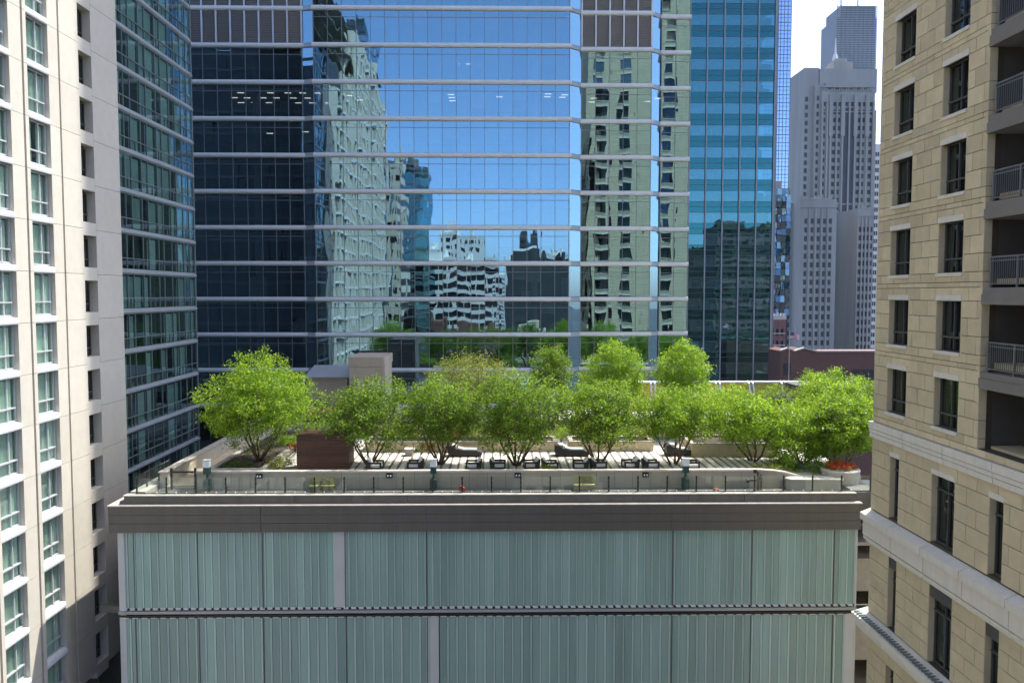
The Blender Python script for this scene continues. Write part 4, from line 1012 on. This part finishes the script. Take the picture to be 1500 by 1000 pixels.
for p, lab in ((682, 'left of the middle'), (838, 'right of the middle'), (1000, 'at the right')):
    Yc = 60.3; x = XA(p, Yc, 665); T = thing('wicker_daybed', 'black rounded wicker daybed in front of the long planter, %s' % lab, 'daybed', (x, Yc, DZ), 'wicker daybeds before the long planter')
    b = MB(); b.prism([(x-1.2, DZ+.08), (x+1.2, DZ+.08), (x+1.25, DZ+.32), (x+.9, DZ+.42), (x-.2, DZ+.44), (x-.7, DZ+.6), (x-1.1, DZ+.85), (x-1.3, DZ+.8), (x-1.3, DZ+.3)][::-1], Yc-.5, Yc+.5, 'y'); part(T, 'shell', b, M['wicker'])
    b = MB(); b.prism([(x-.6, DZ+.54), (x-.15, DZ+.45), (x+.85, DZ+.43), (x+.85, DZ+.53), (x-.1, DZ+.55), (x-.55, DZ+.66)][::-1], Yc-.44, Yc+.44, 'y'); part(T, 'mattress', b, M['bandsh'])
    b = MB(); b.box(x-.95, x-.68, Yc-.35, Yc+.35, DZ+.68, DZ+.86); part(T, 'pillow', b, M['cushion'])
T = thing('side_table', 'small pale block table against the long planter between the left trees', 'table', (XA(600, 60.5, 660), 60.5, DZ))
x = XA(600, 60.5, 660); bp(T, 'top', x-.4, x+.4, 60.1, 60.9, DZ+.45, DZ+.52, M['conc']); bp(T, 'pedestal', x-.25, x+.25, 60.25, 60.75, DZ, DZ+.45, M['conc'])

# ================================================================== TREES AND PLANTS
def leaf_mesh(name, centres, nper, sig, size, m, up=.6, cvec=None, seed=0):
    r = np.random.default_rng(seed); C = np.repeat(np.asarray(centres), nper, axis=0); n = len(C)
    P = C + r.normal(0, 1, (n, 3))*np.array([sig, sig, sig*.72])
    out = P - (np.asarray(cvec) if cvec is not None else C); out /= np.linalg.norm(out, axis=1, keepdims=True)+1e-6
    nrm = r.normal(0, 1, (n, 3)) + out*.5 + np.array([0, 0, up]); nrm /= np.linalg.norm(nrm, axis=1, keepdims=True)
    t = np.cross(nrm, r.normal(0, 1, (n, 3))); t /= np.linalg.norm(t, axis=1, keepdims=True)+1e-6; u = np.cross(nrm, t)
    L_ = (size*r.uniform(.7, 1.35, n))[:, None]; W_ = L_*.52
    V = np.stack([P-t*L_*.5, P+u*W_*.5-t*L_*.05, P+t*L_*.5-nrm*L_*.12, P-u*W_*.5-t*L_*.05], axis=1).reshape(-1, 3)
    me = bpy.data.meshes.new(name); me.vertices.add(4*n); me.vertices.foreach_set('co', V.astype(np.float32).ravel())
    me.loops.add(4*n); me.loops.foreach_set('vertex_index', np.arange(4*n, dtype=np.int32))
    me.polygons.add(n); me.polygons.foreach_set('loop_start', np.arange(0, 4*n, 4, dtype=np.int32)); me.polygons.foreach_set('loop_total', np.full(n, 4, dtype=np.int32))
    a = me.attributes.new('tone', 'FLOAT', 'FACE'); a.data.foreach_set('value', r.uniform(0, 1, n).astype(np.float32))
    me.materials.append(m); me.update(calc_edges=True); return me
def tree(label, bpx, Y, cx, top, hw, bot, leaf='leaf_a', stems=5, n=420, nper=36, zb=None, seed=1, sig=.21, dy=1.0, name='multi_stem_tree', lsize=.155, dens=1.0, gap=0.0, group=None, cone=0.0):
    r = random.Random(seed); k = FPX/Y
    base = at(bpx, 600, Y); base.z = (DZ-.02) if zb is None else zb
    c = at(cx, (top+bot)/2, Y); hw *= 1.17; rx = hw/k; rz = (bot-top)/2/k; ry = rx*dy
    T = thing(name, label, 'tree', tuple(base), group)
    cl = []
    ph = [r.uniform(0, 6.28) for _ in range(6)]
    lobes = [Vector((r.gauss(0, 1), r.gauss(0, 1), r.gauss(.2, .8))).normalized() for _ in range(7)]
    while len(cl) < n*dens*1.45:
        d = Vector((r.gauss(0, 1), r.gauss(0, 1), r.gauss(0, 1))).normalized()
        f = .74 + .34*max(max(d.dot(l) for l in lobes)-.62, 0)/.38 + .05*math.sin(5*d.x+ph[0])*math.cos(4*d.z+ph[1])
        rad = f*(r.random()**.42)
        if gap and math.sin(3.1*d.x*rad*3+ph[2])*math.sin(2.7*d.z*rad*3+ph[3]) > 1-gap: continue
        q = Vector((d.x*rx*rad, d.y*ry*rad, d.z*rz*rad))
        if cone: q.x *= 1-cone*(q.z/rz+.2)*.6; q.y *= 1-cone*(q.z/rz+.2)*.6
        if q.z < -rz*.55 and (q.x/rx)**2 < .12 and r.random() < .7: continue
        cl.append(tuple(q + (c-base)))
    me = leaf_mesh('crown', cl, nper, sig, lsize, M[leaf], cvec=tuple(c-base), seed=seed)
    link('crown', me, base, T)
    for s_ in range(stems):
        b = MB(); a = 6.28*s_/stems + r.uniform(-.4, .4); e = Vector((c.x-base.x + math.cos(a)*rx*.55, math.sin(a)*ry*.55, c.z-base.z + rz*r.uniform(.1, .5)))
        p0 = Vector((math.cos(a)*.12, math.sin(a)*.12, -.1)); pts = []
        for i in range(8):
            t = i/7; pts.append(p0.lerp(e, t) + Vector((math.cos(a)*rx*.10*math.sin(t*3.1), math.sin(a)*rx*.1*math.sin(t*3.1), 0)) + Vector((r.gauss(0, .05), r.gauss(0, .05), 0)))
        b.tube(pts, [.075*(1-.8*i/7)+.008 for i in range(8)], 6)
        for q in range(7):
            j = r.randrange(2, 7); s0 = pts[j]; tgt = Vector(cl[r.randrange(len(cl))]); 
            if (tgt-s0).length > rx*1.1: tgt = s0 + (tgt-s0).normalized()*rx*.9
            mid = s0.lerp(tgt, .5) + Vector((0, 0, .2)); b.tube([s0, mid, tgt], [.028, .018, .006], 4)
        link('stem', b.mesh('stem', M['bark'], True), base, T)
    return T
tree('leftmost tree, large bright round crown in the raised bed beside the side path', 378, 57.5, 379, 516, 74, 662, 'leaf_a', 6, 620, 34, zb=-11.7, seed=3, group='row of trees along the front of the roof')
tree('second tree from the left in the front row, just right of the timber box', 541, 57, 537, 545, 66, 664, 'leaf_b', 5, 430, 32, seed=4, group='row of trees along the front of the roof', gap=.25)
tree('third tree from the left in the front row, behind the middle green lamp', 645, 57.3, 648, 546, 58, 668, 'leaf_b', 6, 430, 32, seed=5, group='row of trees along the front of the roof', gap=.2)
tree('fourth front tree, broad dark crown in the middle of the roof', 757, 56.8, 758, 542, 66, 672, 'leaf_b', 7, 520, 34, seed=6, group='row of trees along the front of the roof')
tree('fifth front tree, dark crown right of the middle between armchairs', 876, 57, 878, 548, 62, 668, 'leaf_b', 6, 480, 34, seed=7, group='row of trees along the front of the roof', gap=.1)
tree('sixth front tree, with slim bare stems by the right green lamp', 988, 57, 988, 562, 58, 658, 'leaf_a', 4, 400, 34, seed=8, group='row of trees along the front of the roof')
tree('seventh front tree, leaning crown left of the two large right trees', 1106, 58, 1092, 562, 56, 662, 'leaf_a', 4, 400, 34, seed=9, group='row of trees along the front of the roof', gap=.1)
tree('eighth front tree, spreading low crown above the sloping wall end', 1180, 57, 1172, 578, 60, 690, 'leaf_a', 5, 440, 34, seed=10, group='row of trees along the front of the roof')
tree('rightmost front tree, bright crown above the orange flower planter', 1232, 55.8, 1232, 556, 56, 690, 'leaf_a', 5, 460, 34, seed=12, zb=-12.6, group='row of trees along the front of the roof')
tree('sparse yellowish tree with grey twigs behind the front row, left of the middle', 690, 66, 692, 508, 56, 600, 'leaf_y', 6, 250, 22, seed=13, sig=.3, zb=-11.2, group='back row of roof trees', gap=.3)
tree('narrow upright tree in the back row, left of the two round bright ones', 805, 68.5, 806, 503, 34, 606, 'leaf_b', 4, 300, 34, seed=14, zb=-11.2, group='back row of roof trees', cone=.3)
tree('round bright green tree in the back row, left one of the matching two', 902, 68.5, 903, 500, 46, 612, 'leaf_a', 4, 420, 36, seed=15, zb=-11.2, group='back row of roof trees', cone=.3)
tree('round bright green tree in the back row, right one of the matching two', 1003, 68.5, 1003, 500, 45, 612, 'leaf_a', 4, 420, 36, seed=16, zb=-11.2, group='back row of roof trees', cone=.3)
tree('wide yellow green tree at the right rear before the brick hall', 1215, 66, 1215, 536, 50, 632, 'leaf_a', 5, 380, 34, seed=17, zb=-11.6, group='back row of roof trees', gap=.1)
tree('small yellow green tree at the right rear touching the tan stone building', 1262, 64, 1262, 548, 34, 630, 'leaf_a', 4, 220, 34, seed=18, zb=-11.9, group='back row of roof trees')
def shrub(label, p, py, Y, hw, hh, leaf='leaf_b', n=60, nper=22, seed=1, name='shrub', cat='shrub', size=.11, zb=None, group='shrubs and flowers on the roof'):
    r = random.Random(seed); c = at(p, py, Y); k = FPX/Y; rx, rz = hw/k, hh/k
    base = Vector((c.x, c.y, (c.z-rz) if zb is None else zb))
    cl = []
    while len(cl) < n:
        q = Vector((r.uniform(-1, 1), r.uniform(-1, 1), r.uniform(-.9, 1)))
        if q.length < 1: cl.append((q.x*rx, q.y*min(rx, 1.4), (c.z-base.z) + q.z*rz*(.8+.25*math.sin(q.x*5+seed))))
    T = thing(name, label, cat, tuple(base), group)
    link('foliage', leaf_mesh('foliage', cl, nper, .13, size, M[leaf], cvec=(0, 0, c.z-base.z-rz), seed=seed), base, T)
    b = MB()
    for i in range(5): t = cl[i*3]; b.tube([(t[0]*.2, t[1]*.2, -.05), (t[0]*.6, t[1]*.6, t[2]*.6), t], [.03, .02, .008], 4)
    link('stem', b.mesh('stem', M['bark']), base, T)
SH = [(462, 588, 70, 24, 16, 'leaf_g', 'grey leaved shrub between the leftmost tree and the second, above the pergola'), (620, 572, 72, 42, 14, 'leaf_g', 'wide grey shrub behind the second and third front trees'), (705, 566, 70, 30, 26, 'leaf_g', 'grey twiggy bush under the sparse yellowish tree'),
 (473, 622, 60, 34, 12, 'leaf_b', 'green vine bush behind the timber box'), (424, 645, 60.5, 20, 10, 'leaf_a', 'bright green groundcover bush right of the leftmost tree trunk'), (410, 678, 56, 20, 10, 'leaf_y', 'pale yellow green hosta clump at the foot of the leftmost tree'), (350, 683, 56, 22, 7, 'leaf_b', 'low dark plants at the left foot of the leftmost tree'), (445, 640, 63, 20, 10, 'leaf_b', 'small dark bush left of the timber box'),
 (522, 628, 62.8, 26, 12, 'leaf_a', 'bright lawn green bush seen under the second front tree'), (590, 632, 62.8, 30, 14, 'leaf_a', 'light green bush in the long planter under the second tree'), (650, 632, 62.8, 26, 14, 'leaf_b', 'dark bush in the long planter behind the third tree'), (700, 630, 62.8, 28, 16, 'leaf_b', 'dark bush in the long planter between third and fourth trees'), (765, 632, 62.8, 34, 15, 'leaf_b', 'dark bush in the long planter behind the fourth tree'), (820, 632, 62.8, 24, 14, 'leaf_a', 'light bush at the right end of the left long planter'),
 (880, 630, 62.8, 34, 16, 'leaf_b', 'dark bush in the planter behind the fifth tree'), (940, 632, 62.8, 24, 13, 'leaf_y', 'yellowish bush at the right end of the second long planter'), (1040, 612, 66, 26, 14, 'leaf_b', 'dark bush between the sixth and seventh front trees, rear'), (1090, 630, 61.5, 40, 14, 'leaf_b', 'dense bush in the corner planter behind the seventh tree'), (1138, 575, 72, 34, 12, 'leaf_b', 'low green bush before the yellow wall, right part'), (1070, 588, 72, 30, 10, 'leaf_b', 'low bush before the yellow wall behind the seventh tree'),
 (855, 588, 70, 26, 14, 'leaf_b', 'shrub between the narrow tree and the left round tree'), (955, 590, 70, 22, 10, 'leaf_y', 'shrub between the two round back trees'), (760, 590, 70, 26, 16, 'leaf_b', 'shrub left of the narrow back tree'), (1128, 686, 54.6, 26, 7, 'leaf_y', 'pale yellow groundcover above the sloping wall'), (803, 685, 54.4, 8, 4, 'leaf_y', 'tiny yellow green plant at an armchair foot in the middle'), (1170, 690, 55.2, 26, 8, 'leaf_b', 'low dark plants under the eighth front tree'), (1180, 600, 69, 40, 20, 'leaf_a', 'bright bush between the seventh and the right rear trees'), (1205, 683, 54.3, 24, 12, 'leaf_a', 'bright low bush left of the round flower planter'), (1150, 672, 57, 30, 12, 'leaf_b', 'dark bush under the eighth tree beside the sloping wall'), (1040, 575, 74, 30, 14, 'leaf_b', 'dark bush behind the right round back tree')]
for i, (p, py, Y, hw, hh, lf, lab) in enumerate(SH): shrub(lab, p, py, Y, hw, hh, lf, int(30+hw*hh/8), 24, 40+i)
FL = [(433, 655, 57, 10, 6, 'orange flowers at the left of the timber box'), (626, 652, 61.7, 12, 5, 'orange flowers spilling over the long planter left of the middle lamp'), (667, 634, 61.9, 10, 6, 'orange flowers behind the third front tree'), (727, 632, 61.9, 7, 5, 'orange flowers behind the fourth front tree, left side'), (932, 594, 66, 12, 6, 'orange flowers below the right side of the left round tree'), (1025, 618, 62, 12, 8, 'pink orange flowers between the sixth and seventh trees'), (1105, 660, 60, 6, 5, 'red flowers by the seventh tree stems')]
for i, (p, py, Y, hw, hh, lab) in enumerate(FL): shrub(lab, p, py, Y, hw, hh, 'flower', 24, 16, 80+i, 'flower_clump', 'flowers', .09)
# flowers in the round planter
r = random.Random(5); cl = [(1.0*math.cos(a)*q, .95*math.sin(a)*q, .10+.22*(1-q)*r.random()) for a, q in [(r.uniform(0, 6.28), r.random()**.6) for _ in range(120)]]
T = thing('flower_clump', 'dense orange red flowers filling the round planter at the right end', 'flowers', (22.7, 53.6, -11.62), 'shrubs and flowers on the roof')
link('foliage', leaf_mesh('foliage', cl[:45], 14, .10, .12, M['leaf_b'], seed=2), (22.7, 53.6, -11.62), T); link('blossom', leaf_mesh('blossom', [(a, b_, c_+.13) for a, b_, c_ in cl], 16, .08, .10, M['flower'], seed=3), (22.7, 53.6, -11.62), T)

# ================================================================== PARKING STRUCTURE IN THE RIGHT GAP
T = thing('parking_ramp', 'dark open parking levels with pale concrete walls in the gap at the right', 'parking garage', (26, 56, -45))
bp(T, 'back_wall', 22.8, 33, 60, 60.4, -45, -14, M['black'])
bp(T, 'side_wall', 33, 33.4, 46, 60.4, -45, -14, M['black'])
for z0, z1 in ((-19.4, -17.2), (-24.0, -21.4), (-28.5, -26)): bp(T, 'spandrel_wall', 22.75, 33, 52.2, 52.5, z0, z1, M['conc'])
for z in (-16.1, -17.2, -21.4, -26): bp(T, 'floor_slab', 22.75, 33, 52.0, 60, z-.22, z, M['conc'])
bp(T, 'added_shade_slab', 22.75, 33, 51.4, 60, -14.0, -13.85, M['black'])  # black slab added to keep the sun off the levels below
for x in (23.1, 29): bp(T, 'pillar', x, x+.4, 52.6, 53, -45, -14, M['conc'])
for z in (-15.0, -20.3): bp(T, 'pipe_rail', 22.75, 33, 52.1, 52.16, z, z+.06, M['sill'])
# left alley: gutter box
bp(rb, 'drain_box', -25.0, -23.6, 50.6, 51.2, -19.9, -19.5, M['frame'])

# ================================================================== CITY BEHIND THE VIEWPOINT (mirrored in the tower)
def city(name, label, cat, x0, x1, y1, depth, zt, wall, strip, st=3.6, wh=1.9, pier=3.0, zlow=-45, pw=1.2):
    T = thing(name, label, cat, ((x0+x1)/2, y1-depth/2, zlow))
    b = MB(); b.box(x0, x1, y1-depth, y1-.3, zlow, zt-.5); part(T, 'core', b, strip)
    b = MB(); z = zlow
    while z < zt-.2: b.box(x0, x1, y1-.3, y1, z, min(z+st-wh, zt)); b.box(x0-.02, x0+.3, y1-depth, y1-.3, z, z+st-wh); b.box(x1-.3, x1+.02, y1-depth, y1-.3, z, z+st-wh); z += st
    b.box(x0, x1, y1-.4, y1+.1, zt-1, zt); x = x0
    while x < x1: b.box(x, min(x+pw, x1), y1-.28, y1+.04, zlow, zt-.9); x += pier
    b.box(x0, x1, y1-depth, y1-.35, zt-.5, zt)
    part(T, 'wall', b, wall, 'stuff')
    b = MB(); b.box(x0+2, x0+2+(x1-x0)*.4, y1-depth*.6, y1-3, zt, zt+3.2); b.cyl(x1-(x1-x0)*.25, y1-4, zt, zt+2.6, 1.2, n=12); part(T, 'rooftop_plant', b, wall)
    return T
city('apartment_block', 'dark glazed tower mirrored at the upper left of the mirror glass', 'building', -68, -50, -120, 20, 100, M['slate'], M['g_right'], 3.4, 2.8, 1.8, pw=.2)
city('glass_block', 'blue glass block mirrored left of centre in the mirror glass', 'building', -37, -21, -50, 18, 37, M['mull'], M['g_blue'], 3.8, 3.3, 2, pw=.15)
city('cream_block', 'cream building mirrored beside the cream tower reflection', 'building', -27.8, -25.0, -22, 10, 34, M['cream'], M['decodark'], 3.3, 1.6, 1.2, pw=.7)
city('parking_block', 'white parking building mirrored low in the mirror glass', 'building', -31, -1, -85, 20, 11, M['whitebld'], M['decodark'], 3.2, 1.9, 5, pw=.5)
city('white_apartment_block', 'white sunlit building mirrored near the centre of the mirror glass', 'building', -27, -6, -220, 20, 29, M['whitebld'], M['decodark'], 4, 2, 4, pw=2.4)
city('white_apartment_block', 'smaller white building with tank mirrored left of the centre', 'building', -34, -28, -215, 12, 22, M['whitebld'], M['decodark'], 4, 2, 3, pw=1.4)
city('dark_tower', 'small dark tower mirrored right of centre in the mirror glass', 'building', 20, 31, -440, 20, 44, M['slate'], M['decodark'], 4, 2, 3)
city('white_warehouse', 'long white building mirrored right of centre in the mirror glass', 'building', 3, 38, -222, 25, 19, M['whitebld'], M['whitebld'], 6, .5, 9)
city('grey_block', 'dark grey blank building mirrored right of centre in the mirror glass', 'building', 3, 27, -85, 20, 11, M['slate'], M['slate'], 4, .1, 30, pw=.3)
city('brick_block', 'brown brick building mirrored low left of centre', 'building', -34, -16, -55, 16, -8, M['brick'], M['decodark'], 3.4, 1.6, 2.4)
city('brick_block', 'dark brick building mirrored low near the centre', 'building', -14, 2, -50, 16, -12, M['brick'], M['decodark'], 3.4, 1.6, 2.4)
city('low_block', 'pale low building mirrored under the grey block', 'building', 4, 18, -40, 14, -12, M['cream2'], M['decodark'], 3.6, 1.8, 3)
for i, (x, y, w_, h_) in enumerate(((-120, -260, 40, 30), (70, -330, 50, 60), (130, -180, 40, 40), (-70, -520, 60, 35), (60, -700, 80, 30), (-10, -600, 50, 22), (150, -500, 60, 45))):
    city('city_block', 'distant city block behind, %s' % ('far left', 'right with pale walls', 'far right', 'left beyond the dark tower', 'very far and wide', 'very far near the centre', 'far right and tall')[i], 'building', x, x+w_, y, 30, h_, M[('cream2', 'whitebld', 'pinkbrick', 'deco', 'cream2', 'whitebld', 'brick')[i]], M['decodark'], 4, 2, 4)

# thin summer air: far towers fade to blue
m, n, o = newmat('air'); pv = N(n, 'ShaderNodeVolumePrincipled'); pv.inputs['Color'].default_value = (0.62, 0.78, 0.95, 1); pv.inputs['Density'].default_value = 0.00006; pv.inputs['Anisotropy'].default_value = 0.2
n.links.new(pv.outputs[0], o.inputs['Volume'])
b = MB(); b.box(-2600, 2600, -1600, 4600, -47, 420); hz = link('haze', b.mesh('haze', m), (0, 0, 0), kind='stuff')
# lift the whole place so that the street lies at height zero
for o in list(COL.objects):
    if o.parent is None and o not in (cam, so): o.location.z += H
